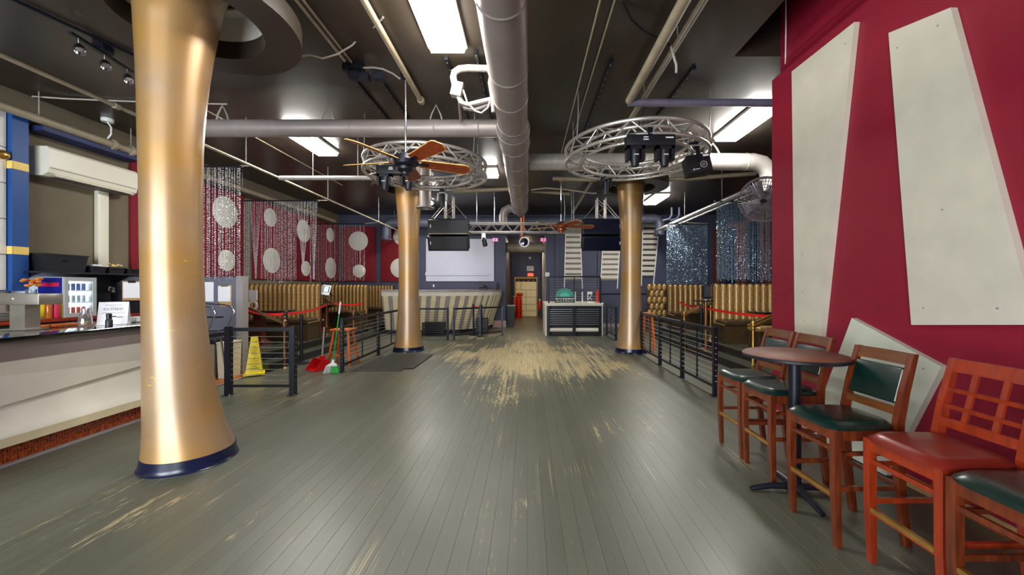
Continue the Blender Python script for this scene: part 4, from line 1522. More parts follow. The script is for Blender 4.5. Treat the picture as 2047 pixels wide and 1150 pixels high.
    if lattice:
        for z in (0.89, 0.98):
            MB().beam((bx(z), -hw, z), (bx(z), hw, z), 0.018, 0.022).build('lattice_bar', wood, t)
        for y in (-hw * 0.36, hw * 0.36):
            MB().beam((bx(0.815), y, 0.815), (bx(1.085), y, 1.085), 0.026, 0.014, up=(1, 0, 0)).build('lattice_bar', wood, t)
    else:
        b_ = MB().rbox((0, 0, 0), (0.034, 2 * hw - 0.045, 0.225), 0.014, 3)
        b_.xform(Matrix.Translation(Vector((bx(0.952), 0, 0.952))) @ Matrix.Rotation(math.atan(0.26), 4, 'Y'))
        b_.build('back_pad', pad, t)
    return t


s0 = stool('green-seated bar stool farthest from the camera, beside the round table')
s0.location = (2.125, 3.665, 0)
dup(s0, (2.125, 3.225, 0), 0, 'green-seated bar stool pushed right behind the round table post')
dup(s0, (2.03, 2.49, 0), R(1.5), 'green-seated bar stool in front of the skewed pale panel, nearer than the table')
s1 = stool('red-seated bar stool with a lattice back', True, 'wood_red', 'vinyl_red', 0.19)
s1.location = (2.13, 1.985, 0)
dup(s0, (2.10, 1.53, 0), R(0), 'green-seated bar stool nearest the camera, cut off by the right edge')

# ================================================================== ROUND PUB TABLE
tx, ty = 2.02, 2.91
t = thing('pub_table', 'round pub table with a worn brown top on a black post', 'table', (tx, ty, 0))
MB().lathe([(0.0, 1.018), (0.335, 1.018), (0.347, 1.024), (0.348, 1.042), (0.342, 1.047)], (tx, ty, 0), 64).build('edge_band', 'black_plastic', t, 50)
MB().lathe([(0.341, 1.0472), (0.339, 1.0495), (0.001, 1.0495)], (tx, ty, 0), 64).build('table_top', 'table_top', t, 50)
MB().lathe([(0.042, 0.05), (0.042, 1.0), (0.12, 1.005), (0.12, 1.017)], (tx, ty, 0), 24).build('post', 'black_metal', t)
MB().lathe([(0.07, 0.03), (0.07, 0.06), (0.045, 0.08)], (tx, ty, 0), 24).build('hub', 'black_metal', t)
for k in range(4):
    a = R(85 + 90 * k)
    d = Vector((math.cos(a), math.sin(a), 0))
    p = Vector((tx, ty, 0))
    MB().path([p + d * 0.05 + Vector((0, 0, 0.05)), p + d * 0.18 + Vector((0, 0, 0.045)), p + d * 0.28 + Vector((0, 0, 0.026)), p + d * 0.32 + Vector((0, 0, 0.018))], [0.026, 0.022, 0.02, 0.016], 8).build('foot', 'black_metal', t)

# ================================================================== CABLE FENCES


def fence(pts, label, h=0.95, ncab=9, slim=True, post=0.055, cab='cable_steel', foot=True, posts=None):
    """pts: post positions on the floor along one run"""
    t = thing('cable_fence', label, 'fence', (pts[0][0], pts[0][1], 0), 0, 'black cable fences')
    for i, p in enumerate(pts):
        x, y = p
        MB().mm(x - post / 2, x + post / 2, y - post / 2, y + post / 2, 0.006, h + 0.03).mm(x - post / 2 + .006, x + post / 2 - .006, y - post / 2 + .006, y + post / 2 - .006, h + .0301, h + 0.04).build('post', 'black_metal', t)
        if foot:
            MB().rbox((x, y, 0.003), (0.12, 0.12, 0.006), 0.002, 1).build('foot_plate', 'black_metal', t)
            MB().lathe([(0.012, 0.0065), (0.012, 0.014), (0.006, 0.016)], (x + 0.045, y - 0.045, 0), 8).build('bolt', 'steel', t)
    for a, b_ in zip(pts[:-1], pts[1:]):
        A, B_ = Vector((*a, 0)), Vector((*b_, 0))
        d = (B_ - A).normalized()
        A2, B2 = A + d * post / 2, B_ - d * post / 2
        up = Vector((0, 0, 1))
        MB().beam(A2 + up * (h - 0.005), B2 + up * (h - 0.005), 0.04, 0.05).build('top_rail', 'black_metal', t)
        MB().beam(A2 + up * 0.13, B2 + up * 0.13, 0.03, 0.035).build('bottom_rail', 'black_metal', t)
        if slim:
            m = (A + B_) / 2
            MB().beam(m + up * 0.15, m + up * (h - 0.03), 0.022).build('picket', 'black_metal', t)
        c0 = None
        for k in range(ncab):
            z = 0.13 + (h - 0.16) * (k + 1) / (ncab + 1)
            if c0 is None:
                c0 = MB().tube(A2 + up * z, B2 + up * z, 0.0042, n=6, caps=False).build('cable', cab, t)
                z0 = z
            else:
                inst(c0, t, Vector((0, 0, z - z0)))
            
        for q, s_ in ((A, 1), (B_, -1)):
            st = None
            side = Vector((0, 0, 0)) - d * s_
            base = q + side * (post / 2)
            e_ = None
            for k in range(ncab):
                z = 0.13 + (h - 0.16) * (k + 1) / (ncab + 1)
                if e_ is None:
                    e_ = MB().lathe([(0.008, 0.0), (0.008, 0.006), (0.004, 0.009)], base + up * z, 8, axis=tuple(side)).build('cable_end', 'steel', t)
                    zz = z
                else:
                    inst(e_, t, Vector((0, 0, z - zz)))
    return t


fence([(-4.31, 5.56), (-3.38, 5.56)], 'short black cable fence in front of the yellow wet-floor sign', 0.95, 9, False, 0.075)
fence([(-3.38, 7.03), (-3.40, 8.80), (-3.42, 10.5), (-3.42, 11.4)], 'long left cable fence running back past the rubber mats')
fence([(2.69, 5.52), (2.67, 6.64), (2.66, 7.72), (2.68, 9.02)], 'long right cable fence running back to the gold column')
fence([(2.60, 11.3), (2.60, 12.6)], 'short cable fence behind the right gold column')
fence([(-3.25, 11.45), (-2.36, 11.45)], 'cable fence panel just right of the left far gold column', 0.92, 9, False, cab='black_metal')
fence([(-2.17, 11.42), (-1.47, 12.0), (-0.81, 12.45)], 'angled cable fence panel before the slatted back counter', 0.92, 9, False, cab='black_metal')

# ================================================================== BOOTHS


def booth(x0, x1, y, label, ngroove, face=-1, tuft=False, seat=True, z0=0.28, top=1.64):
    t = thing('booth_bench', label, 'booth', ((x0 + x1) / 2, y, z0), 0, 'gold channel-back booths')
    W = x1 - x0
    MB().rbox(((x0 + x1) / 2, y + 0.05, (z0 + top) / 2), (W, 0.08, top - z0), 0.02).build('back_board', 'booth_dark', t)
    if not tuft:
        w_ = W / ngroove
        src = None
        for k in range(ngroove):
            xc = x0 + w_ * (k + 0.5)
            if src is None:
                r_ = w_ / 2 * 0.96
                m_ = MB()
                prof = [(z0 + 0.42, 1.0), (top - r_ * 1.3, 1.0)] + [(top - r_ * 1.3 + r_ * 1.3 * math.sin(a), math.cos(a)) for a in (0.4, 0.8, 1.15, 1.45)]
                vs, fs = [], []
                nn = 8
                for z, q in prof:
                    for j in range(nn + 1):
                        a = PI * j / nn
                        vs.append((xc - r_ * math.cos(a) * max(q, 0.35 + 0.0), y + 0.012 - 0.075 * math.sin(a) * max(q, 0.12), z))
                for i in range(len(prof) - 1):
                    for j in range(nn):
                        a = i * (nn + 1) + j
                        fs.append((a, a + 1, a + nn + 2, a + nn + 1))
                fs.append(tuple((len(prof) - 1) * (nn + 1) + j for j in range(nn + 1)))
                src = m_.add(vs, fs, True).build('back_channel', 'booth_gold', t, 70)
                b0 = xc
            else:
                inst(src, t, Vector((xc - b0, 0, 0)))
    else:
        for r_ in range(5):
            for c_ in range(4 if r_ % 2 == 0 else 3):
                xc = x0 + W * (c_ + (0.5 if r_ % 2 == 0 else 1.0)) / 4
                zc = z0 + 0.30 + (top - z0 - 0.4) * r_ / 4
                MB().sphere((xc, y + 0.01, zc), 0.1, 12, 8, (0.95, 0.75, 1.55)).build('tuft', 'booth_gold', t)
    if seat:
        MB().rbox(((x0 + x1) / 2, y - 0.27, z0 + 0.47), (W - 0.02, 0.52, 0.10), 0.035, 3).build('seat_cushion', 'booth_dark', t)
        MB().mm(x0 + 0.02, x1 - 0.02, y - 0.50, y + 0.008, z0 + 0.001, z0 + 0.418).build('seat_base', 'booth_dark', t)
        # trim along the seat end
        ex = x1 if (x0 + x1) < 0 else x0
        MB().path([(ex, y - 0.52, z0 + 0.42), (ex, y - 0.1, z0 + 0.44), (ex, y - 0.07, z0 + 0.5), (ex, y - 0.075, top - 0.05)], 0.012, 6).build('piping', 'booth_gold', t)
    return t


booth(-7.3, -5.2, 9.65, 'gold channel-back booth on the left nearest the camera, under the gathered beads', 18)
booth(-7.3, -5.2, 12.5, 'second gold channel-back booth on the left, behind the tablet stand', 18)
booth(-7.3, -5.2, 14.95, 'farthest gold channel-back booth on the left, next to the column', 18)
booth(4.42, 7.3, 9.15, 'gold channel-back booth on the right, next to the red wall', 18)
booth(4.42, 7.3, 12.1, 'second gold channel-back booth on the right, in front of the far bead curtain', 18)
booth(4.42, 5.15, 14.2, 'diamond-tufted gold booth end behind the right gold column', 4, tuft=True, seat=False)


def booth_table(x0, x1, y, z0, label):
    t = thing('booth_table', label, 'table', ((x0 + x1) / 2, y, z0), 0, 'dark booth tables')
    MB().rbox(((x0 + x1) / 2, y, z0 + 0.74), (x1 - x0, 0.6, 0.05), 0.012).build('table_top', 'counter_black', t)
    xm = (x0 + x1) / 2
    MB().loft([((xm, y, z0 + 0.001), 0.17, 0.16), ((xm, y, z0 + 0.06), 0.15, 0.14), ((xm, y, z0 + 0.12), 0.09, 0.09), ((xm, y, z0 + 0.65), 0.085, 0.085), ((xm, y, z0 + 0.714), 0.16, 0.15)]).build('pedestal', 'wood_stool', t)


booth_table(-6.6, -5.35, 8.6, 0.28, 'dark table with a red-brown pedestal in front of the first left booth')
booth_table(-6.6, -5.4, 11.4, 0.28, 'dark table in front of the second left booth')
booth_table(4.75, 6.1, 8.05, 0.28, 'dark booth table with a red-brown pedestal near the red wall')
booth_table(4.75, 6.1, 11.0, 0.28, 'dark booth table before the second right booth')


def ottoman(x, y, z0, label):
    t = thing('booth_stool', label, 'stool', (x, y, z0), 0, 'brown upholstered booth stools')
    MB().rbox((x, y, z0 + 0.46), (0.55, 0.42, 0.09), 0.03, 3).build('seat_cushion', 'booth_gold', t)
    for dx in (-0.22, 0.22):
        for dy in (-0.16, 0.16):
            MB().loft([((x + dx * 1.1, y + dy * 1.1, z0 + 0.001), 0.02, 0.02), ((x + dx, y + dy, z0 + 0.41), 0.025, 0.025)]).build('leg', 'booth_dark', t)
    MB().mm(x - 0.2, x + 0.2, y - 0.14, y + 0.14, z0 + 0.03, z0 + 0.40).build('skirt', 'booth_dark', t)


ottoman(4.70, 8.45 - 0.9, 0.28, 'brown upholstered stool at the corner of the right platform')

# ================================================================== HAND RAILS AT THE STEPS


def handrail(xl, zl, xu, zu, y, label, m, two=0.0):
    t = thing('hand_rail', label, 'hand rail', (xl, y, 0), 0, 'step hand rails')
    for x, z, zb in ((xl, zl, 0.0), (xu, zu, 0.281)):
        MB().lathe([(0.05, zb + 0.0), (0.05, zb + 0.02), (0.03, zb + 0.04), (0.024, zb + 0.2), (0.034, zb + 0.22), (0.024, zb + 0.24), (0.022, z - 0.16), (0.038, z - 0.14), (0.038, z - 0.03), (0.02, z - 0.01), (0.018, z + 0.01), (0.028, z + 0.03), (0.02, z + 0.055), (0.001, z + 0.06)], (x, y, 0), 16).build('post', m, t)
    dirx = 1 if xu > xl else -1
    for dy in ((-two / 2, two / 2) if two else (0,)):
        MB().beam((xl - dirx * 0.04, y + dy, zl - 0.1), (xu + dirx * 0.04, y + dy, zu - 0.08), 0.03, 0.045).build('rail', 'brass' if m == 'brass' else 'bronze', t)


handrail(-4.60, 0.95, -5.42, 1.32, 7.3, 'bronze hand rail beside the yellow wet-floor sign', 'bronze')
handrail(-4.60, 0.96, -5.32, 1.29, 10.2, 'bronze hand rail beside the tablet stand', 'bronze')
handrail(3.87, 0.98, 4.55, 1.30, 6.6, 'brass hand rail near the round pub table', 'brass', 0.16)
handrail(3.85, 0.98, 4.5, 1.28, 9.45, 'brass hand rail before the far right booth', 'brass', 0.16)

# stanchions and red belts


def stanchion(x, y, z0, h, label, m='black_metal'):
    t = thing('belt_stanchion', label, 'stanchion', (x, y, z0), 0, 'belt stanchions')
    MB().lathe([(0.15, z0 + 0.001), (0.15, z0 + 0.015), (0.05, z0 + 0.04), (0.03, z0 + 0.05)], (x, y, 0), 24).build('base', m, t)
    MB().tube((x, y, z0 + 0.05), (x, y, z0 + h - 0.08), 0.03, n=16).build('post', m, t)
    MB().lathe([(0.036, z0 + h - 0.08), (0.036, z0 + h), (0.03, z0 + h + 0.008), (0.001, z0 + h + 0.01)], (x, y, 0), 16).build('head', 'black_plastic', t)


def belt(pts, label):
    pts = [Vector(p) for p in pts]
    m_ = MB()
    out = []
    for i in range(len(pts) - 1):
        for k in range(8):
            s_ = k / 8
            p = pts[i].lerp(pts[i + 1], s_)
            out.append(p - Vector((0, 0, 0.07 * 4 * s_ * (1 - s_) * 0.8)))
    out.append(pts[-1])
    vs, fs = [], []
    for p in out:
        for dy in (-0.002, 0.002):
            for dz in (-0.024, 0.024):
                vs.append(p + Vector((0, dy, dz)))
    for i in range(len(out) - 1):
        a = 4 * i
        for q, r_ in ((0, 1), (1, 3), (3, 2), (2, 0)):
            fs.append((a + q, a + r_, a + 4 + r_, a + 4 + q))
    m_.add(vs, fs)
    one('red_belt', m_, 'red_belt', label, 'barrier belt')


stanchion(-4.86, 7.75, 0.141, 0.93, 'black belt stanchion left of the dark table, beside the bronze rail')
stanchion(-4.60, 7.85, 0, 1.0, 'black belt stanchion behind the right post of the short cable fence')
stanchion(4.2, 9.3, 0.141, 1.0, 'black belt stanchion before the right speaker stand')
belt([(-5.40, 7.33, 1.14), (-4.86, 7.75, 1.03)], 'red belt between the bronze rail and the first stanchion')
belt([(-4.83, 7.75, 1.03), (-5.28, 10.15, 1.1)], 'red belt across the front of the first left booth')
belt([(-5.25, 10.2, 1.15), (-5.2, 12.2, 1.05)], 'red belt across the second left booth, right of the tablet')
belt([(4.2, 9.26, 1.08), (4.50, 6.66, 1.05)], 'red belt across the right booth, running behind the red wall')
belt([(4.2, 9.34, 1.08), (4.5, 11.5, 1.14)], 'red belt before the second right booth')
# ================================================================== THE BAR
t = thing('bar_counter', 'long white bar with a black top and an orange mosaic foot', 'bar counter', (-4.8, 3.5, 0))
Y0, Y1 = 1.6, 4.95
MB().rbox((-4.73, (Y0 + Y1) / 2, 1.11), (0.78, Y1 - Y0 + 0.04, 0.04), 0.012, 3).build('counter_top', 'counter_black', t)
MB().mm(-5.05, -4.42, Y0, Y1, 0.92, 1.089).build('upper_band', 'bar_band', t)
MB().mm(-5.05, -4.62, Y0, Y1, 0.001, 0.919).build('carcass', 'bar_band', t)
# coved lower front
prof = [(-4.62, 0.919), (-4.60, 0.60), (-4.585, 0.45), (-4.56, 0.34), (-4.52, 0.275), (-4.46, 0.262), (-4.455, 0.262)]
m_ = MB()
vs = [(x, Y0, z) for x, z in prof] + [(x, Y1, z) for x, z in prof]
n = len(prof)
m_.add(vs, [(i, i + 1, n + i + 1, n + i) for i in range(n - 1)], True)
m_.add([(-4.62, Y1, 0.262)] + [(x, Y1, z) for x, z in prof], [tuple(range(n, -1, -1))])
m_.build('coved_front', 'bar_white', t, 60)
MB().mm(-4.62, -4.445, Y0, Y1, 0.185, 0.2615).build('ledge', 'bar_cream', t)
# slanting upper panel, its lower edge climbing away from the camera
m_ = MB()
za, zb = 0.40, 0.665
m_.add([(-4.425, Y0, 0.919), (-4.425, Y1, 0.919), (-4.545, Y1, zb), (-4.525, Y0, za - 0.02), (-4.618, Y0, 0.919), (-4.618, Y1, 0.919), (-4.6, Y1, zb), (-4.58, Y0, za - 0.02)],
       [(0, 1, 2, 3), (4, 7, 6, 5), (3, 2, 6, 7), (0, 4, 5, 1), (0, 3, 7, 4), (1, 5, 6, 2)])
m_.build('slanted_panel', 'bar_white', t)
MB().mm(-4.62, -4.548, Y0, Y1, 0.001, 0.1849).build('toe_backing', 'grout', t)
m_ = MB()
tw = 0.0235
yy = Y0
while yy < Y1 - tw:
    for k in range(7):
        z = 0.018 + k * tw
        j = random.uniform(0, 0.0015)
        xf = -4.542 + j
        m_.add([(-4.548, yy + .001, z + .001), (xf, yy + .002, z + .002), (xf, yy + tw - .002, z + .002), (-4.548, yy + tw - .001, z + .001),
                (-4.548, yy + .001, z + tw - .001), (xf, yy + .002, z + tw - .002), (xf, yy + tw - .002, z + tw - .002), (-4.548, yy + tw - .001, z + tw - .001)],
               [(1, 2, 6, 5), (0, 1, 5, 4), (2, 3, 7, 6), (0, 3, 2, 1), (4, 5, 6, 7)])
    yy += tw
o = m_.build('mosaic_tiles', 'mosaic', t)
o['kind'] = 'stuff'
MB().mm(-4.5475, -4.50, Y0, Y1, 0.0005, 0.016).build('floor_strip', 'slat_grey', t)

BT = 1.131
# stainless tap tower on the bar
p = Vector((-5.0, 3.82, BT))
t = thing('tap_tower', 'stainless steel T-shaped tap tower on the bar', 'tap tower', tuple(p))
MB().mm(-5.08, -4.93, 3.78, 3.90, BT, BT + 0.25).build('column_box', 'steel', t)
MB().rbox((-5.02, 3.84, BT + 0.305), (0.55, 0.20, 0.11), 0.008).build('cross_box', 'steel', t)
MB().lathe([(0.008, 0), (0.008, 0.004), (0.003, 0.005)], (-4.99, 3.739, BT + 0.31), 10, axis=(0, -1, 0)).build('screw', 'white_plastic', t)
MB().mm(-5.14, -4.88, 3.74, 3.94, BT, BT + 0.012).build('foot_plate', 'steel', t)

# closed sign
Yc = 4.32
p = at(215, 650, Yc)
t = thing('counter_sign', 'white tent sign lettered CLOSED on the bar', 'sign', (-4.70, 4.36, BT))
M = Matrix.Translation(Vector((-4.70, 4.36, BT))) @ Matrix.Rotation(R(38), 4, 'Z')
lean = R(24)
Ml = M @ Matrix.Rotation(-lean, 4, 'X')
MB().mm(-0.12, 0.12, -0.003, 0.003, 0.006, 0.275).xform(Ml).build('front_sheet', 'paper', t)
MB().mm(-0.12, 0.12, -0.003, 0.003, 0.006, 0.275).xform(M @ Matrix.Translation(Vector((0, 0.232, 0))) @ Matrix.Rotation(lean, 4, 'X')).build('rear_sheet', 'paper', t)
MB().mm(-0.12, 0.12, -0.03, 0.25, 0.0, 0.006).xform(M).build('foot_sheet', 'paper', t)
rot = (Ml.to_3x3() @ Matrix.Rotation(R(90), 3, 'X'))


def onsheet(x, z):
    return Ml @ Vector((x, -0.0040, z))


text('lettering', 'CLOSED', 0.042, onsheet(0, 0.185), rot, 'ink', t, 0.0004)
for z, wd in ((0.235, 0.07), (0.215, 0.03), (0.148, 0.08), (0.135, 0.095)):
    MB().mm(-wd, wd, -0.0042, -0.0034, z - 0.002, z + 0.002).xform(Ml).build('text_line', 'slat_grey', t)
MB().mm(0.03, 0.08, -0.0042, -0.0034, 0.082, 0.09).xform(Ml).build('text_line', 'ink', t)

p = (-4.83, 4.21, BT)
t = thing('glass_carafe', 'clear glass carafe beside the closed sign', 'carafe', p)
MB().lathe([(0.055, 0.0), (0.06, 0.03), (0.05, 0.10), (0.03, 0.15), (0.035, 0.19), (0.031, 0.19), (0.026, 0.15), (0.045, 0.10), (0.054, 0.03), (0.05, 0.008), (0.001, 0.008)], p, 28).build('vessel', 'glass_clear', t, 60)
MB().lathe([(0.045, 0.009), (0.048, 0.05), (0.001, 0.052)], p, 20).build('contents', 'kraft', t)
p = Vector((-4.56, 4.20, BT))
t = thing('pepper_mill', 'small black grinder standing before the closed sign', 'grinder', tuple(p))
MB().lathe([(0.030, 0), (0.03, 0.06), (0.022, 0.075)], p, 20).build('body', 'black_plastic', t)
MB().lathe([(0.022, 0.0755), (0.024, 0.13), (0.018, 0.138)], p, 20).build('cap', 'black_metal', t)
MB().tube(p + Vector((0.02, 0, 0.10)), p + Vector((0.075, 0, 0.104)), 0.006).build('lever', 'black_metal', t)
one('napkin_stack', MB().rbox((-4.80, 4.73, BT + 0.015), (0.16, 0.16, 0.03), 0.006).rbox((-4.80, 4.73, BT + 0.045), (0.155, 0.15, 0.03), 0.006), 'paper', 'stack of white napkins by the near column', 'napkins')
one('wooden_board', MB().rbox((-5.25 + 0.16, 4.22, BT + 0.012), (0.12, 0.3, 0.024), 0.005).beam((-5.07, 4.36, BT + 0.014), (-4.98, 4.62, BT + 0.014), 0.035, 0.02), 'wood_orange', 'orange wooden paddle board on the bar beside the tap tower', 'board')

# ================================================================== BEHIND THE BAR (left wall)
t = thing('back_counter', 'dark back-bar counter with a red-brown edge along the left wall', 'counter', (-7.1, 5, 0))
MB().mm(XL + 0.002, -6.78, 2.6, 6.75, 1.06, 1.105).build('counter_top', 'wood_red', t)
MB().mm(XL + 0.002, -6.84, 2.6, 6.75, 0.001, 1.059).build('cabinet_body', 'black_plastic', t)
BC = 1.1055
t = thing('wall_shelf', 'black wall shelf above the drinks fridge', 'shelf', (-7.2, 6, 1.76))
MB().mm(XL + 0.002, -7.02, 5.52, 7.1, 1.765, 1.79).build('board', 'black_plastic', t)
for q in (5.6, 6.9):
    MB().prism([(XL + 0.002, q, 1.764), (-7.1, q, 1.764), (XL + 0.002, q, 1.62)], (0, 0.02, 0)).build('bracket', 'black_metal', t)
SH = 1.7905
# dark panel under the shelf
t2 = MB().mm(XL + 0.001, XL + 0.02, 5.5, 7.1, 1.106, 1.764)
one('splash_panel', t2, 'black_plastic', 'dark splash panel on the wall under the shelf', 'panel')


def tub(x0, x1, y0, y1, z, h, m, label):
    t = thing('storage_tub', label, 'tub', ((x0 + x1) / 2, (y0 + y1) / 2, z), 0, 'black tubs on the wall shelf')
    cx_, cy_ = (x0 + x1) / 2, (y0 + y1) / 2
    hx, hy = (x1 - x0) / 2, (y1 - y0) / 2
    m_ = MB()
    m_.loft([((cx_, cy_, z), hx * .88, hy * .88), ((cx_, cy_, z + h), hx, hy)])
    m_.f.pop(-1 - 4) if False else None
    m_.build('tub_body', m, t)
    MB().mm(cx_ - hx - .008, cx_ + hx + .008, cy_ - hy - .008, cy_ + hy + .008, z + h - 0.012, z + h + 0.004).build('rim', m, t)
    MB().mm(cx_ + hx, cx_ + hx + 0.012, cy_ - 0.04, cy_ + 0.04, z + h * .6, z + h * .72).build('handle', 'black_metal', t)


tub(-7.36, -7.04, 5.62, 6.18, SH, 0.26, 'black_plastic', 'largest black tub at the left end of the wall shelf')
tub(-7.33, -7.05, 6.22, 6.46, SH, 0.10, 'black_plastic', 'small black basket next to the largest tub')
tub(-7.33, -7.05, 6.50, 6.76, SH, 0.10, 'black_plastic', 'small black basket under the white conduit')
tub(-7.33, -7.05, 6.80, 7.04, SH, 0.09, 'black_plastic', 'small black basket at the right end of the wall shelf')
one('paper_bundle', MB().rbox((-7.15, 6.36, SH + 0.125), (0.12, 0.14, 0.03), 0.008), 'paper', 'folded white paper on a small black basket', 'paper')
t = thing('dried_flowers', 'small yellow dried flowers on a basket', 'flowers', (-7.15, 6.6, SH + 0.1))
for k in range(10):
    q = Vector((-7.15 + random.uniform(-.08, .08), 6.62 + random.uniform(-.1, .1), SH + 0.125 + random.uniform(0, .04)))
    MB().sphere(q, 0.02, 8, 6, (1, 1, 0.6)).build('bloom', 'yellow_square', t)

# drinks fridge
FX, FY0, FY1, FZ = -6.85, 5.68, 6.10, BC
t = thing('drinks_fridge', 'small lit drinks fridge with a blue and yellow side on the back counter', 'fridge', (-7.0, 5.9, FZ))
m_ = MB()
m_.mm(-7.22, FX, FY0, FY0 + 0.02, FZ, FZ + 0.60)
m_.mm(-7.22, FX, FY1 - 0.02, FY1, FZ, FZ + 0.60)
m_.mm(-7.22, FX, FY0 + 0.02, FY1 - 0.02, FZ + 0.57, FZ + 0.60)
m_.mm(-7.22, FX, FY0 + 0.02, FY1 - 0.02, FZ, FZ + 0.04)
m_.build('cabinet', 'fridge_body', t)
MB().mm(-7.22, -7.20, FY0 + 0.021, FY1 - 0.021, FZ + 0.041, FZ + 0.569).build('lit_back', 'fridge_glow', t)
for z in (0.21, 0.39):
    MB().mm(-7.19, FX - 0.02, FY0 + 0.021, FY1 - 0.021, FZ + z, FZ + z + 0.01).build('rack', 'white_plastic', t)
d_ = MB()
d_.mm(FX + 0.001, FX + 0.03, FY0, FY0 + 0.05, FZ, FZ + 0.60)
d_.mm(FX + 0.001, FX + 0.03, FY1 - 0.05, FY1, FZ, FZ + 0.60)
d_.mm(FX + 0.001, FX + 0.03, FY0 + 0.05, FY1 - 0.05, FZ + 0.54, FZ + 0.60)
d_.mm(FX + 0.001, FX + 0.03, FY0 + 0.05, FY1 - 0.05, FZ, FZ + 0.06)
dr = d_.build('door', 'fridge_body', t)
MB().mm(FX + 0.010, FX + 0.014, FY0 + 0.05, FY1 - 0.05, FZ + 0.06, FZ + 0.54).build('pane', 'glass_clear', dr)
MB().mm(-7.21, FX - 0.01, FY0 - 0.004, FY0 - 0.0005, FZ + 0.30, FZ + 0.59).build('side_panel', 'fridge_blue', t)
MB().prism([(-7.21, FY0 - 0.004, FZ + 0.01), (FX - 0.01, FY0 - 0.004, FZ + 0.01), (FX - 0.01, FY0 - 0.004, FZ + 0.299), (-7.05, FY0 - 0.004, FZ + 0.299), (-7.21, FY0 - 0.004, FZ + 0.16)], (0, 0.0035, 0)).build('side_panel', 'fridge_yellow', t)
MB().mm(-7.19, -6.90, FY0 - 0.0065, FY0 - 0.0042, FZ + 0.46, FZ + 0.52).build('side_mark', 'magenta', t)
can = {}
for r_, (z, m, nm) in enumerate(((0.401, 'can_blue', 'blue drink can on the top rack of the fridge'), (0.221, 'can_silver', 'silver drink can on the middle rack of the fridge'), (0.041, 'can_red', 'orange drink bottle at the bottom of the fridge'))):
    for k in range(5):
        q = Vector((-6.95, FY0 + 0.075 + 0.068 * k, FZ + z))
        pos = ('nearest the door hinge', 'second from the left', 'in the middle', 'second from the right', 'at the right end')[k]
        if m not in can:
            tcan = thing('drink_can', nm + ', leftmost of its row', 'drink can', tuple(q), 0, nm.replace('drink can', 'cans').replace('drink bottle', 'bottles'))
            MB().lathe([(0.020, 0.0), (0.024, 0.008), (0.024, 0.095), (0.020, 0.105)], q, 16).build('body', m, tcan)
            MB().lathe([(0.019, 0.1052), (0.017, 0.103), (0.001, 0.103)], q, 12).build('lid', 'alu', tcan)
            can[m] = tcan
        else:
            dup(can[m], tuple(q), 0, nm + ', ' + pos)

# bottles, plates, flowers on the back counter
t = thing('flower_glass', 'orange flowers in a footed glass behind the tap tower', 'flowers', (-6.95, 5.25, BC))
q0 = Vector((-6.98, 5.42, BC))
MB().lathe([(0.05, 0), (0.012, 0.02), (0.010, 0.30), (0.05, 0.36), (0.055, 0.42), (0.05, 0.42), (0.045, 0.36), (0.001, 0.32)], q0, 20).build('glass', 'glass_clear', t)
for k in range(22):
    a, r_ = random.uniform(0, 6.28), random.uniform(0.0, 0.12)
    MB().sphere(q0 + Vector((r_ * math.cos(a), r_ * math.sin(a), 0.47 + random.uniform(0, .1))), 0.028, 8, 6, (1, 1, 0.7)).build('bloom', 'orange_flower', t)
for k, (y, m, nm, h) in enumerate(((5.52, 'amber', 'amber bottle nearest the flowers on the back counter', 0.32), (5.60, 'magenta', 'dark red bottle beside the amber bottle', 0.30), (5.30, 'can_silver', 'clear grey bottle left of the amber bottle', 0.26))):
    q = Vector((-6.86, y, BC))
    t = thing('bottle', nm, 'bottle', tuple(q), 0, 'bottles on the back counter')
    MB().lathe([(0.034, 0), (0.037, 0.01), (0.037, h * .6), (0.014, h * .8), (0.013, h * .95)], q, 18).build('body', m, t)
    MB().lathe([(0.015, h * .95), (0.015, h), (0.001, h)], q, 12).build('cap', 'black_plastic', t)
t = thing('plate_stack', 'stack of grey plates behind the tap tower', 'plates', (-6.9, 4.95, BC))
for k in range(6):
    MB().lathe([(0.05, k * 0.02), (0.12, k * 0.02 + 0.012), (0.125, k * 0.02 + 0.018), (0.05, k * 0.02 + 0.008)], (-6.95, 5.12, BC), 24).build('plate', 'pipe_grey', t)
t = thing('bar_tap', 'dark chrome tap fitting on the back counter right of the fridge', 'tap', (-7.0, 6.45, BC))
MB().lathe([(0.07, 0), (0.07, 0.02), (0.04, 0.04), (0.04, 0.32), (0.05, 0.36), (0.02, 0.4)], (-7.0, 6.45, BC), 18).build('body', 'black_metal', t)
MB().path([(-7.0, 6.45, BC + 0.38), (-6.96, 6.43, BC + 0.46), (-6.88, 6.4, BC + 0.44), (-6.86, 6.39, BC + 0.36)], 0.016, 8).build('spout', 'chrome', t)
t = thing('paper_towel_dispenser', 'cream paper-towel dispenser on the wall right of the fridge', 'dispenser', (-7.3, 6.33, 1.3))
MB().rbox((-7.32, 6.36, 1.5), (0.11, 0.22, 0.42), 0.03, 3).build('case', 'cream_bin', t)
MB().mm(-7.264, -7.258, 6.28, 6.44, 1.30, 1.33).build('slot', 'black_plastic', t)
t = thing('clipboard', 'clipboard with white paper behind the bar, left of the near column', 'clipboard', (-6.78, 6.5, 1.25))
M = Matrix.Translation(Vector((-6.76, 6.58, 1.50))) @ Matrix.Rotation(R(70), 4, 'Z')
MB().mm(-0.12, 0.12, -0.002, 0.002, -0.17, 0.16).xform(M).build('board', 'kraft', t)
MB().mm(-0.11, 0.11, -0.004, -0.0022, -0.13, 0.14).xform(M).build('sheet', 'paper', t)
MB().mm(-0.05, 0.05, -0.012, -0.0042, 0.13, 0.165).xform(M).build('clip', 'chrome', t)
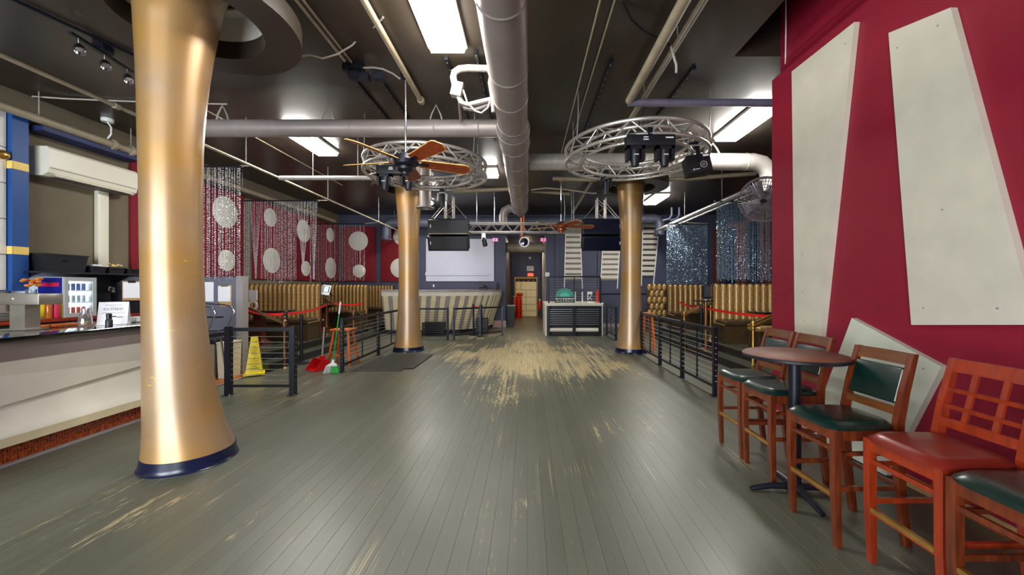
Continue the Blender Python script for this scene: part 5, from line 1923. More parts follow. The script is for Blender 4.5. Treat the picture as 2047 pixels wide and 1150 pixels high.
one('clutter_box', MB().rbox((-6.95, 6.62, BC + 0.20), (0.3, 0.24, 0.40), 0.01), 'black_plastic', 'dark appliance box holding the clipboard behind the bar', 'box')
one('red_cloth', MB().sphere((-6.90, 6.30, BC + 0.03), 0.1, 12, 8, (0.9, 1.1, 0.35)), 'red_plastic', 'crumpled red cloth on the back counter by the near column', 'cloth')

# air conditioner
t = thing('air_conditioner', 'white wall-mounted air conditioner high on the left wall', 'air conditioner', (-7.3, 6.3, 3.2))
y0, y1 = 5.72, 7.02
sec = [(-7.399, 3.23), (-7.20, 3.22), (-7.12, 3.27), (-7.10, 3.36), (-7.105, 3.62), (-7.13, 3.655), (-7.399, 3.66)]
MB().prism([(x, y0, z) for x, z in sec], (0, y1 - y0, 0)).build('casing', 'ac_white', t)
MB().beam((-7.135, y0 + .1, 3.246), (-7.135, y1 - .06, 3.246), 0.07, 0.006, up=(0.55, 0, 0.85)).build('louvre', 'ac_white', t)
MB().mm(-7.104, -7.098, y0 + 0.02, y1 - 0.02, 3.335, 3.341).build('seam_line', 'ac_shadow', t)
MB().mm(-7.30, -7.14, y0 + .1, y1 - .06, 3.215, 3.2215).build('air_outlet', 'ac_shadow', t)
one('pipe_cover', MB().rbox((-7.36, 6.66, 2.51), (0.075, 0.17, 1.40), 0.012), 'ac_white', 'white conduit cover dropping from the air conditioner to the shelf', 'conduit')
# blue post and pale tiles at the left edge
t = thing('wall_post', 'blue wall post with two yellow squares at the left edge', 'post', (-7.3, 5.45, 1.5))
MB().mm(XL + 0.002, -7.22, 5.40, 5.58, 1.50, 4.02).build('post_body', 'blue_post', t)
for z in (2.02, 3.22):
    MB().mm(-7.2195, -7.212, 5.405, 5.575, z, z + 0.11).mm(-7.36, -7.2121, 5.392, 5.3995, z, z + 0.11).build('yellow_square', 'yellow_square', t)
t = thing('tile_panel', 'pale tiled panel left of the blue wall post', 'wall panel', (-7.3, 5.2, 1.5))
for k in range(5):
    MB().rbox((XL + 0.06, 5.18, 1.76 + 0.5 * k), (0.11, 0.42, 0.492), 0.006, 1).build('tile', 'white_paint', t)
one('wall_lamp', MB().sphere((-7.22, 5.30, 3.38), 0.08, 14, 10, (0.6, 1, 0.8)).tube((-7.285, 5.3, 3.38), (-7.24, 5.3, 3.38), 0.03), 'brass', 'small brass wall lamp on the pale tiles at the left edge', 'lamp')
one('dark_beam', MB().mm(XL + 0.002, -7.1, 5.65, 7.1, 3.86, 3.93), 'wall_navy', 'navy strip of trim above the air conditioner', 'trim')

# ================================================================== GREY PARTITION WITH PAPERS
pm_ = MB().mm(-7.38, -5.22, 6.92, 7.04, 0.001, 1.74)
part = struct('wall_partition', pm_, 'partition_grey')
struct('partition_end', MB().mm(-5.219, -5.10, 6.90, 7.045, 0.001, 1.755), 'slat_grey', part)
for (u0, u1, v0, v1, lab) in ((414, 427, 564, 603, 'white notice on the grey partition beside the near column'),):
    a, b_ = at(u0 - 16, v0, 6.915), at(u1, v1, 6.915)
    one('paper_notice', MB().mm(a.x, b_.x, 6.914, 6.919, b_.z, a.z), 'paper', lab, 'notice')
a, b_ = at(436, 570, 6.91), at(463, 613, 6.91)
t = thing('clipboard', 'clipboard with white paper hanging on the grey partition', 'clipboard', ((a.x + b_.x) / 2, 6.91, b_.z))
MB().mm(a.x + 0.02, b_.x, 6.911, 6.919, b_.z, a.z).build('board', 'kraft', t)
MB().mm(a.x, b_.x - 0.02, 6.906, 6.9105, b_.z + 0.09, a.z - 0.02).build('sheet', 'paper', t)
MB().mm((a.x + b_.x) / 2 - 0.06, (a.x + b_.x) / 2 + 0.06, 6.895, 6.9055, a.z - 0.03, a.z + 0.015).build('clip', 'chrome', t)
# cut-out white board with round holes behind the bronze rail
p = at(506, 600, 7.5)
t = thing('cutout_board', 'white board with round cut-outs behind the bronze hand rail', 'board', (p.x, 7.5, 0.9))
MB().mm(p.x - 0.08, p.x + 0.08, 7.495, 7.505, 1.30, 1.50).build('upper_sheet', 'paper', t)
MB().lathe([(0.10, -0.005), (0.10, 0.005), (0.06, 0.005), (0.06, -0.005)], (p.x - 0.01, 7.5, 1.2), 24, axis=(0, 1, 0), close=True).build('ring', 'paper', t)
# chrome-framed bar chair in front of the partition
t = thing('chrome_bar_chair', 'chrome-framed bar chair half hidden by the near gold column', 'chair', (-5.05, 6.05, 0))
for dy in (-0.19, 0.19):
    y = 6.05 + dy
    MB().path([(-5.35, y, 1.30), (-4.90, y, 1.27), (-4.78, y, 1.24), (-4.74, y, 1.16), (-4.84, y, 0.92), (-4.92, y, 0.86), (-5.10, y, 0.85), (-5.3, y, 0.86)], 0.012, 8).build('arm_tube', 'chrome', t)
    MB().path([(-4.98, y, 0.855), (-4.93, y, 0.5), (-4.86, y, 0.012)], 0.013, 8).build('leg', 'chrome', t)
    MB().path([(-5.36, y, 0.86), (-5.40, y, 0.5), (-5.46, y, 0.012)], 0.013, 8).build('leg', 'chrome', t)
MB().rbox((-5.14, 6.05, 0.80), (0.46, 0.44, 0.07), 0.02, 3).build('seat', 'bag_black', t)
MB().rbox((-5.38, 6.05, 1.12), (0.04, 0.40, 0.34), 0.015, 3).build('backrest', 'bag_black', t)
MB().beam((-5.4, 6.05, 1.08), (-4.78, 6.05, 1.085), 0.02, 0.025).build('cross_bar', 'black_metal', t)

# bins


def bin_(x0, x1, y, h, m, label, bag=True):
    t = thing('waste_bin', label, 'bin', ((x0 + x1) / 2, y, 0.006), 0, 'bins before the grey partition')
    xc, hw_ = (x0 + x1) / 2, (x1 - x0) / 2
    MB().loft([((xc, y, 0.0065), hw_ * .88, 0.15), ((xc, y, h), hw_, 0.17)]).build('bin_body', m, t)
    if bag:
        MB().rbox((xc, y, h + 0.03), (2 * hw_ + 0.03, 0.36, 0.09), 0.03, 3).build('liner_bag', 'bag_black', t)
    else:
        MB().rbox((xc, y, h + 0.012), (2 * hw_ + 0.02, 0.36, 0.024), 0.008).build('rim', m, t)


bin_(-5.66, -5.27, 6.66, 0.60, 'tan_bin', 'taupe waste bin lined with a black bag')
bin_(-5.235, -5.065, 6.66, 0.60, 'cream_bin', 'slim cream bin next to the taupe bin', False)

# ================================================================== WET-FLOOR CONE
cxw, cyw = -4.83, 6.82
t = thing('wet_floor_sign', 'yellow pyramid wet-floor sign behind the short cable fence', 'wet floor sign', (cxw, cyw, 0.01), R(33))
T = wm(t)
MB().rbox((0, 0, 0.025), (0.31, 0.31, 0.04), 0.012, 2).xform(T).build('base', 'yellow_plastic', t)
MB().loft([((0, 0, 0.045), 0.125, 0.125), ((0, 0, 0.62), 0.055, 0.055), ((0, 0, 0.66), 0.052, 0.052), ((0, 0, 0.672), 0.046, 0.046)]).xform(T).build('cone_body', 'yellow_plastic', t)
sl = math.atan((0.125 - 0.055) / 0.575)
for side in (0, 1):
    S = T @ Matrix.Rotation(R(90 * side), 4, 'Z')

    def fc(z, x=0.0):
        yy = -(0.125 - (z - 0.045) / 0.575 * 0.07) - 0.0012
        return S @ Vector((x, yy, z))
    rot = S.to_3x3() @ Matrix.Rotation(R(90) - sl, 3, 'X')
    for s_, z, sz, mm_ in (('CAUTION', 0.435, 0.026, 'ink_red'), ('Wet', 0.405, 0.036, 'ink'), ('Floor', 0.372, 0.036, 'ink'), ('CUIDADO', 0.20, 0.030, 'ink_red'), ('Piso', 0.165, 0.042, 'ink'), ('Mojado', 0.128, 0.046, 'ink')):
        text('lettering', s_, sz, fc(z), rot, mm_, t, 0.0003)
    for z, r_ in ((0.485, 0.036), (0.285, 0.046)):
        a3 = [fc(z - r_ * 0.7, -r_), fc(z - r_ * 0.7, r_), fc(z + r_ * 0.9, 0)]
        MB().path(a3, 0.0035, 5, closed=True).build('warning_triangle', 'ink_red', t)
        MB().beam(fc(z - r_ * 0.4, 0), fc(z + r_ * 0.3, 0), 0.008, 0.004).build('warning_mark', 'ink_red', t)
    for xx in (-0.025, 0.025):
        MB().lathe([(0.007, 0), (0.006, 0.001)], fc(0.59, xx), 8, axis=tuple(S.to_3x3() @ Vector((0, -1, 0)))).build('hole', 'ink', t)

# ================================================================== DUSTPAN, BROOM, WOODEN STOOL, MATS
t = thing('dustpan', 'red upright dustpan with a grey handle beside the broom', 'dustpan', (-3.95, 7.25, 0.0), R(-35))
T = wm(t)
m_ = MB()
m_.prism([(-0.17, -0.14, 0.004), (-0.17, 0.14, 0.004), (-0.17, 0.14, 0.19), (-0.17, 0.0, 0.20)], (0.012, 0, 0))
m_.prism([(0.158, -0.14, 0.004), (0.158, 0.14, 0.004), (0.158, 0.14, 0.19), (0.158, 0.0, 0.20)], (0.012, 0, 0))
m_.mm(-0.158, 0.158, -0.14, 0.14, 0.004, 0.014)
m_.mm(-0.158, 0.158, 0.128, 0.14, 0.014, 0.19)
m_.prism([(-0.158, 0.14, 0.18), (-0.158, 0.0, 0.20), (-0.158, 0.0, 0.21), (-0.158, 0.14, 0.19)], (0.316, 0, 0))
m_.xform(T).build('pan', 'red_plastic', t)
MB().rbox((0, 0.09, 0.225), (0.10, 0.07, 0.06), 0.015, 2).xform(T).build('socket', 'red_plastic', t)
MB().tube((0, 0.09, 0.25), (-0.02, 0.14, 0.80), 0.013).xform(T).build('handle_tube', 'alu', t)
MB().path([(-0.02, 0.14, 0.80), (0.0, 0.12, 0.86), (0.05, 0.08, 0.94)], 0.018, 10).xform(T).build('grip', 'black_plastic', t)

hx, hy = -3.53, 6.95
t = thing('broom', 'green broom leaning on the first post of the left cable fence', 'broom', (hx, hy, 0))
tipx, tipy, tipz = -3.375, 6.965, 1.29
nb = Vector((tipx - hx, tipy - hy, tipz)).normalized()
MB().tube(Vector((hx, hy, 0)) + nb * 0.23, Vector((hx, hy, 0)) + nb * 1.08, 0.0115).build('handle', 'green_plastic', t)
MB().tube(Vector((hx, hy, 0)) + nb * 1.08, Vector((tipx, tipy, tipz)), 0.014).build('grip', 'white_plastic', t)
M = Matrix.Translation(Vector((hx, hy, 0))) @ Matrix.Rotation(R(8), 4, 'Z')
MB().loft([((0, 0, 0.135), 0.095, 0.025), ((0.01, 0, 0.165), 0.065, 0.025), ((0.02, 0, 0.19), 0.022, 0.02), ((0.028, 0, 0.25), 0.016, 0.016)]).xform(M).build('head_cap', 'white_plastic', t)
for s_, m in ((-1, 'bristle_white'), (1, 'bristle_green')):
    m_ = MB()
    for k in range(110):
        fx, fy = random.uniform(0, 1), random.uniform(-1, 1)
        x_a, x_b = s_ * fx * 0.09, s_ * fx * 0.135 - 0.012
        m_.tube((x_a, fy * 0.018, 0.14), (x_b, fy * 0.045, random.uniform(0.002, 0.01)), 0.0045, 0.0035, n=4, caps=False)
    o = m_.xform(M).build('bristles', m, t)
    o['kind'] = 'stuff'

sx, sy = -3.73, 7.82
t = thing('wooden_stool', 'orange wooden stool behind the left cable fence', 'stool', (sx, sy, 0))
MB().rbox((sx, sy, 0.70), (0.42, 0.30, 0.035), 0.01, 2).build('seat', 'wood_orange', t)
for a in (-1, 1):
    for b_ in (-1, 1):
        MB().loft([((sx + a * 0.22, sy + b_ * 0.20, 0.002), 0.018, 0.018), ((sx + a * 0.14, sy + b_ * 0.10, 0.682), 0.019, 0.019)]).build('leg', 'wood_orange', t)
for b_ in (-1, 1):
    MB().beam((sx - 0.20, sy + b_ * 0.17, 0.2), (sx + 0.20, sy + b_ * 0.17, 0.2), 0.018, 0.03).build('stretcher', 'wood_orange', t)
for a in (-1, 1):
    MB().beam((sx + a * 0.185, sy - 0.15, 0.33), (sx + a * 0.185, sy + 0.15, 0.33), 0.018, 0.03).build('stretcher', 'wood_orange', t)
# second stool partly hidden by the right column
t = thing('wooden_stool', 'orange wooden stool leg showing beside the right gold column', 'stool', (3.03, 9.76, 0))
sx, sy = 3.03, 9.76
MB().rbox((sx, sy, 0.9), (0.26, 0.26, 0.035), 0.01, 2).build('seat', 'wood_orange', t)
for a in (-1, 1):
    for b_ in (-1, 1):
        MB().loft([((sx + a * 0.15, sy + b_ * 0.15, 0.002), 0.024, 0.024), ((sx + a * 0.09, sy + b_ * 0.09, 0.882), 0.024, 0.024)]).build('leg', 'wood_orange', t)


def rubber_mat(x0, x1, y0, y1, z, label, rz=0):
    t = thing('rubber_mat', label, 'mat', ((x0 + x1) / 2, (y0 + y1) / 2, z), rz, 'ribbed rubber mats')
    T = wm(t)
    hx, hy = (x1 - x0) / 2, (y1 - y0) / 2
    MB().mm(-hx, hx, -hy, hy, 0.0, 0.008).xform(T).build('sheet', 'rubber', t)
    n = int(2 * hy / 0.045)
    r0 = None
    for k in range(n):
        y = -hy + 0.0225 + k * 2 * hy / n
        if r0 is None:
            r0 = MB().mm(-hx + 0.02, hx - 0.02, y - 0.012, y + 0.012, 0.0082, 0.0125).xform(T).build('rib', 'rubber', t)
        else:
            inst(r0, t, Vector((0, k * 2 * hy / n, 0)))


rubber_mat(-3.28, -2.33, 7.10, 8.60, 0.0015, 'lower ribbed rubber mat sticking out towards the camera')
rubber_mat(-3.14, -2.16, 7.32, 8.82, 0.0145, 'upper ribbed rubber mat beside the left far gold column')

# ================================================================== TABLET STAND, SPEAKER STAND
p = at(652, 580, 9.9)
t = thing('tablet_stand', 'tilted white tablet on the bronze hand-rail post', 'tablet', (p.x, p.y, 1.36))
M = Matrix.Translation(p) @ Matrix.Rotation(R(12), 4, 'Z') @ Matrix.Rotation(R(10), 4, 'Y') @ Matrix.Rotation(R(-18), 4, 'X')
MB().rbox((0, 0, 0), (0.20, 0.025, 0.27), 0.01, 2).xform(M).build('tablet_case', 'white_plastic', t)
MB().mm(-0.075, 0.075, -0.0155, -0.0128, -0.07, 0.10).xform(M).build('bezel', 'ink', t)
MB().mm(-0.055, 0.055, -0.018, -0.0157, -0.06, 0.09).xform(M).build('screen', 'screen_glow', t)
MB().mm(-0.1, 0.12, -0.09, -0.0130, -0.15, -0.12).xform(M).build('ledge', 'white_plastic', t)
MB().tube(p + Vector((0, 0.06, -0.02)), (p.x + 0.02, p.y + 0.28, 1.33), 0.018).build('neck', 'black_metal', t)
MB().rbox(p + Vector((-0.06, 0.1, 0.17)), (0.22, 0.1, 0.08), 0.03, 3).build('printer_box', 'black_plastic', t)

xs, ys = (1411 - CXP) * 8.75 / FPX, 8.75
t = thing('speaker_stand', 'black pedestal stand before the right booths', 'stand', (xs, ys, 0.141))
MB().lathe([(0.16, 0.142), (0.16, 0.16), (0.04, 0.19), (0.035, 1.22)], (xs, ys, 0), 20).build('pedestal', 'bronze', t)
MB().rbox((xs - 0.05, ys, 1.245), (0.34, 0.26, 0.03), 0.008).build('shelf', 'black_plastic', t)
t = thing('small_speaker', 'small black speaker on the pedestal stand before the right booths', 'speaker', (xs, ys, 1.28))
MB().lathe([(0.05, 1.2605), (0.05, 1.28), (0.03, 1.31)], (xs, ys, 0), 16).build('foot', 'steel', t)
MB().rbox((xs + 0.01, ys, 1.46), (0.17, 0.14, 0.30), 0.02, 3).build('cabinet', 'black_plastic', t)
MB().mm(xs - 0.06, xs + 0.08, ys - 0.078, ys - 0.0702, 1.34, 1.58).build('grille', 'speaker_grille', t)

# ================================================================== WALL FAN ON THE RED WALL END
p = Vector((3.18, 4.98, 2.62))
p = at(1528, 398, 5.1)
t = thing('wall_fan', 'grey wire-cage fan sticking out past the end of the red wall', 'wall fan', tuple(p - Vector((0, 0, 0.3))))
ax = Vector((-0.50, -0.62, -0.5)).normalized()
fx_, fy_, fd_ = frame_from(ax)
Rf = 0.30
for k, (rr, off) in enumerate(((Rf, 0.0), (Rf, 0.05), (Rf * 0.75, 0.085), (Rf * 0.5, 0.1), (Rf * 0.25, 0.105), (Rf * 0.75, -0.05), (Rf * 0.45, -0.07))):
    MB().path([p + fd_ * off + fx_ * rr * math.cos(2 * PI * j / 40) + fy_ * rr * math.sin(2 * PI * j / 40) for j in range(40)], 0.009 if k < 2 else 0.004, 6, closed=True).build('cage_ring', 'mesh_grey', t)
for j in range(48):
    a = 2 * PI * j / 48
    e = fx_ * math.cos(a) + fy_ * math.sin(a)
    MB().path([p + fd_ * 0.107 + e * Rf * 0.15, p + fd_ * 0.1 + e * Rf * 0.5, p + fd_ * 0.085 + e * Rf * 0.75, p + fd_ * 0.05 + e * Rf, p + e * Rf, p - fd_ * 0.05 + e * Rf * 0.75, p - fd_ * 0.075 + e * Rf * 0.3], 0.003, 4).build('cage_wire', 'mesh_grey', t)
for j in range(4):
    a = R(20 + 90 * j)
    e = fx_ * math.cos(a) + fy_ * math.sin(a)
    q = fd_.cross(e)
    MB().prism([p + fd_ * 0.03 + e * 0.05 + q * 0.03, p + fd_ * 0.045 + e * 0.26 + q * 0.10, p + fd_ * 0.01 + e * 0.26 - q * 0.08, p + fd_ * 0.01 + e * 0.05 - q * 0.03], fd_ * 0.003).build('blade', 'mesh_grey', t)
MB().tube(p - fd_ * 0.28, p - fd_ * 0.06, 0.09, 0.085, n=20).build('motor', 'black_plastic', t)
q = p - fd_ * 0.2
MB().path([q, (q.x + 0.05, 4.74, q.z + 0.1), (3.14, 4.70, q.z + 0.1)], 0.02, 8).build('wall_arm', 'pipe_tan', t)
# ================================================================== BACK COUNTER WITH SLATS
TOPP = [(-4.75, 12.55), (-2.62, 12.58), (-2.1, 12.72), (-1.62, 13.05), (-1.25, 13.6), (-1.05, 14.3), (-1.02, 14.98)]
BOTP = [(-4.75, 12.88), (-2.70, 12.90), (-2.25, 13.05), (-1.87, 13.38), (-1.56, 13.85), (-1.40, 14.45), (-1.38, 14.98)]
ZT, ZB = 1.27, 0.13


def lerp_poly(P, s):
    d = [0]
    for a, b_ in zip(P[:-1], P[1:]):
        d.append(d[-1] + math.hypot(b_[0] - a[0], b_[1] - a[1]))
    q = s * d[-1]
    for i in range(len(P) - 1):
        if q <= d[i + 1] + 1e-9:
            k = (q - d[i]) / (d[i + 1] - d[i])
            return Vector((P[i][0] + (P[i + 1][0] - P[i][0]) * k, P[i][1] + (P[i + 1][1] - P[i][1]) * k, 0))
    return Vector((*P[-1], 0))


t = thing('slatted_counter', 'curved back counter fronted with slanting cream slats', 'counter', (-3, 13.5, 0))
N = 40
vs, fs = [], []
for i in range(N + 1):
    a, b_ = lerp_poly(TOPP, i / N), lerp_poly(BOTP, i / N)
    vs += [(a.x, a.y, ZT), (b_.x, b_.y, ZB)]
for i in range(N):
    fs.append((2 * i, 2 * i + 1, 2 * i + 3, 2 * i + 2))
MB().add(vs, fs, True).build('front_skin', 'slat_grey', t)


def band(P, off, z0, z1, nm, m, depth=0.0):
    out = [lerp_poly(P, i / N) for i in range(N + 1)]
    pts = []
    for i, p in enumerate(out):
        d = (out[min(i + 1, N)] - out[max(i - 1, 0)]).normalized()
        nrm = Vector((d.y, -d.x, 0))
        pts.append(p + nrm * off)
    back = [(-1.05 - 0.0, 14.99), (-4.75, 14.99)] if depth == 0 else None
    if depth == 0:
        poly = [(p.x, p.y, z0) for p in pts] + [(pts[-1].x, 14.995, z0), (-4.75, 14.995, z0)]
        MB().prism(poly, (0, 0, z1 - z0)).build(nm, m, t)
    else:
        vs, fs = [], []
        for i, p in enumerate(pts):
            d = (out[min(i + 1, N)] - out[max(i - 1, 0)]).normalized()
            nrm = Vector((d.y, -d.x, 0))
            q = p - nrm * depth
            vs += [(p.x, p.y, z0), (p.x, p.y, z1), (q.x, q.y, z1), (q.x, q.y, z0)]
        for i in range(N):
            for k in range(4):
                a, b_ = 4 * i + k, 4 * i + (k + 1) % 4
                fs.append((b_, a, a + 4, b_ + 4))
        fs += [(0, 1, 2, 3), tuple(4 * N + k for k in (3, 2, 1, 0))]
        MB().add(vs, fs).build(nm, m, t)


band(TOPP, 0.07, 1.43, 1.47, 'counter_top', 'slat_grey')
band(TOPP, 0.02, ZT + 0.001, 1.4295, 'fascia_band', 'stripe_cream', 0.06)
band(BOTP, -0.04, 0.001, ZB, 'toe_board', 'black_plastic', 0.05)
ns = 17
for k in range(ns):
    s0_, s1_ = (k + 0.18) / ns, (k + 0.70) / ns
    A, B_ = lerp_poly(TOPP, s0_), lerp_poly(TOPP, s1_)
    C_, D = lerp_poly(BOTP, s0_), lerp_poly(BOTP, s1_)
    d = (B_ - A).normalized()
    nr = Vector((d.y, -d.x, 0)) * 0.03
    q = [Vector((A.x, A.y, ZT)), Vector((B_.x, B_.y, ZT)), Vector((D.x, D.y, ZB)), Vector((C_.x, C_.y, ZB))]
    MB().prism([p + nr * 0.05 for p in q], nr).build('slat', 'slat_cream', t)
# things on it
t = thing('desk_device', 'black desk device near the right end of the back counter', 'device', (-1.55, 13.6, 1.471))
q = at(966, 574, 13.7)
MB().rbox((q.x, 13.7, 1.50), (0.32, 0.22, 0.055), 0.02, 2).build('base', 'black_plastic', t)
MB().sphere((q.x, 13.7, 1.56), 0.15, 16, 10, (0.95, 0.6, 0.5)).build('cover', 'black_plastic', t)
q = at(995, 570, 14.0)
t = thing('small_bottle', 'slim black bottle at the right end of the back counter', 'bottle', (q.x, 14.0, 1.471))
MB().lathe([(0.045, 1.471), (0.05, 1.49), (0.05, 1.68), (0.035, 1.70)], (q.x, 14.0, 0), 16).build('body', 'black_plastic', t)
MB().lathe([(0.034, 1.7005), (0.034, 1.74), (0.02, 1.745)], (q.x, 14.0, 0), 16).build('cap', 'black_metal', t)

# projection boards on the back wall
one('projection_board', MB().rbox((-2.63, YB - 0.03, 2.62), (2.66, 0.03, 1.66), 0.006, 1), 'screen_white', 'large white projection board behind the left speaker', 'projection screen')
one('projection_board', MB().rbox((-2.60 + (-0.13), YB - 0.06, 2.08), (2.50, 0.02, 0.13), 0.004, 1), 'screen_white', 'white strip along the lower edge of the projection board', 'projection screen')
one('wall_socket', MB().rbox((at(867, 570, YB).x, YB - 0.01, 1.62), (0.06, 0.018, 0.1), 0.005), 'white_plastic', 'white wall socket under the projection board', 'socket')

# slatted black crates by the fence


def crate(x, y, w_, h, label):
    t = thing('slatted_crate', label, 'crate', (x, y, 0), 0, 'black slatted crates')
    for dx in (-1, 1):
        for dy in (-1, 1):
            MB().mm(x + dx * w_ / 2 - 0.02, x + dx * w_ / 2 + 0.02, y + dy * 0.15 - 0.02, y + dy * 0.15 + 0.02, 0.001, h).build('corner_post', 'black_plastic', t)
    n = 6
    for k in range(n):
        z = 0.04 + (h - 0.08) * k / (n - 1)
        for dy in (-0.165, 0.165):
            MB().mm(x - w_ / 2, x + w_ / 2, y + dy - 0.01, y + dy + 0.01, z - 0.022, z + 0.022).build('slat', 'black_plastic', t)
    MB().mm(x - w_ / 2, x + w_ / 2, y - 0.15, y + 0.15, h, h + 0.012).build('top_board', 'black_plastic', t)


crate(at(868, 600, 12.4).x, 12.4, 0.66, 0.43, 'black slatted crate in front of the back counter, left of the gap')
crate(at(964, 600, 12.95).x, 12.95, 0.34, 0.52, 'black slatted crate behind the angled fence panel')
stanchion(at(947, 610, 12.55).x, 12.5, 0, 1.0, 'left post of the small red belt barrier by the back counter')
stanchion(at(963, 610, 12.3).x, 12.22, 0, 1.0, 'right post of the small red belt barrier by the back counter')
belt([(at(947, 610, 12.5).x, 12.5, 0.965), (at(963, 610, 12.2).x, 12.22, 0.965)], 'short red belt before the back counter')

# ================================================================== DJ BOOTH
bx0, bx1, by = 0.60, 2.40, 12.35
t = thing('dj_booth', 'raised booth with a white frame and black louvred front', 'booth', ((bx0 + bx1) / 2, 13.2, 0))
MB().rbox(((bx0 + bx1) / 2, 13.25, 1.005), (bx1 - bx0 + 0.06, 1.9, 0.09), 0.01).build('top_slab', 'stripe_cream', t)
MB().mm(bx0 - 0.02, bx0 + 0.09, by - 0.02, 14.1, 0.001, 0.959).build('side_panel', 'stripe_cream', t)
MB().mm(bx1 - 0.04, bx1 + 0.02, by - 0.02, 14.1, 0.001, 0.959).build('side_panel', 'stripe_cream', t)
MB().mm(bx0 + 0.09, bx1 - 0.04, by + 0.25, by + 0.28, 0.001, 0.959).build('dark_back', 'black_plastic', t)
for u in (1096, 1147.5, 1199):
    p = at(u, 600, by)
    MB().mm(p.x - 0.05, p.x + 0.05, by - 0.05, by + 0.0, 0.001, 0.955).build('post', 'black_metal', t)
for (ua, ub) in ((1099, 1145), (1150, 1196)):
    a, b_ = at(ua, 600, by), at(ub, 600, by)
    for k in range(8):
        z = 0.36 + 0.068 * k
        MB().mm(a.x, b_.x, by + 0.0, by + 0.05, z - 0.02, z + 0.014).build('louvre', 'black_metal', t)
        MB().mm(a.x, b_.x, by - 0.004, by - 0.0005, z + 0.004, z + 0.014).build('louvre_edge', 'cable_steel', t)
    MB().tube((a.x, by + 0.02, 0.19), (b_.x, by + 0.02, 0.19), 0.065, n=16).build('roller', 'stripe_cream', t)
# railing on the booth
z0 = 1.0505
t = thing('booth_railing', 'black cable railing on top of the raised booth', 'railing', ((bx0 + bx1) / 2, by + 0.05, z0), 0)
yr = by + 0.06
xa, xm, xb_ = at(1097, 0, yr).x, at(1148, 0, yr).x, at(1200, 0, yr).x
zt = CAMZ + 20 * yr / FPX
for x, w_ in ((xa, 0.05), (xm, 0.025), (xb_, 0.05)):
    MB().mm(x - w_ / 2, x + w_ / 2, yr - 0.02, yr + 0.02, z0, zt).build('post', 'black_metal', t)
MB().mm(xa, xb_, yr - 0.02, yr + 0.02, zt + 0.0005, zt + 0.05).build('top_rail', 'black_metal', t)
for k in range(10):
    z = z0 + (zt - z0) * (k + 0.7) / 10.5
    MB().tube((xa, yr, z), (xb_, yr, z), 0.006, n=6, caps=False).build('cable', 'cable_steel', t)

# sunburst sign
ysn = by + 0.45
c = at(1129, 596, ysn)
c.z = z0 + 0.17
t = thing('sunburst_sign', 'teal sunburst sign on the raised booth', 'sign', (c.x, ysn, z0))
Rs = 33 * ysn / FPX
pts = [(c.x + Rs * 0.72 * math.cos(a) * 0.95, ysn, c.z + Rs * 0.88 * math.sin(a)) for a in [PI * k / 24 for k in range(25)]]
Ro = 0.345
pts = [(c.x + Ro * math.cos(PI * k / 24), ysn, c.z + Ro * 0.95 * math.sin(PI * k / 24)) for k in range(25)]
pts += [(c.x - Ro, ysn, z0), (c.x + Ro, ysn, z0)]
MB().prism(pts, (0, 0.03, 0)).build('board', 'dark_green', t)
hd = [(c.x + 0.16 * math.cos(PI * k / 16), ysn - 0.012, c.z + 0.02 + 0.15 * math.sin(PI * k / 16)) for k in range(17)]
MB().prism(hd, (0, 0.011, 0)).build('half_sun', 'teal', t)
for k in range(15):
    a = PI * (k + 0.5) / 15
    e = Vector((math.cos(a), 0, math.sin(a) * 0.95))
    s_ = Vector((-math.sin(a), 0, math.cos(a)))
    b0 = Vector((c.x, ysn - 0.012, c.z + 0.02))
    MB().prism([b0 + e * 0.15 + s_ * 0.009, b0 + e * 0.31 + s_ * 0.016, b0 + e * 0.31 - s_ * 0.016, b0 + e * 0.15 - s_ * 0.009], (0, 0.0112, 0)).build('ray', 'teal', t)
for zr, hgt, xs_ in ((c.z - 0.045, 0.045, (-.30, -.215, -.14, -.06, 0.0, 0.05, .105, .16, .21, .26)), (c.z - 0.115, 0.03, (-.26, -.15, -.06, 0.02, .10, .20))):
    for k, dx in enumerate(xs_):
        wq = 0.035 if k % 3 else 0.05
        MB().mm(c.x + dx, c.x + dx + wq, ysn - 0.008, ysn - 0.0005, zr - hgt / 2, zr + hgt / 2).build('letter_fragment', 'white_plastic', t)
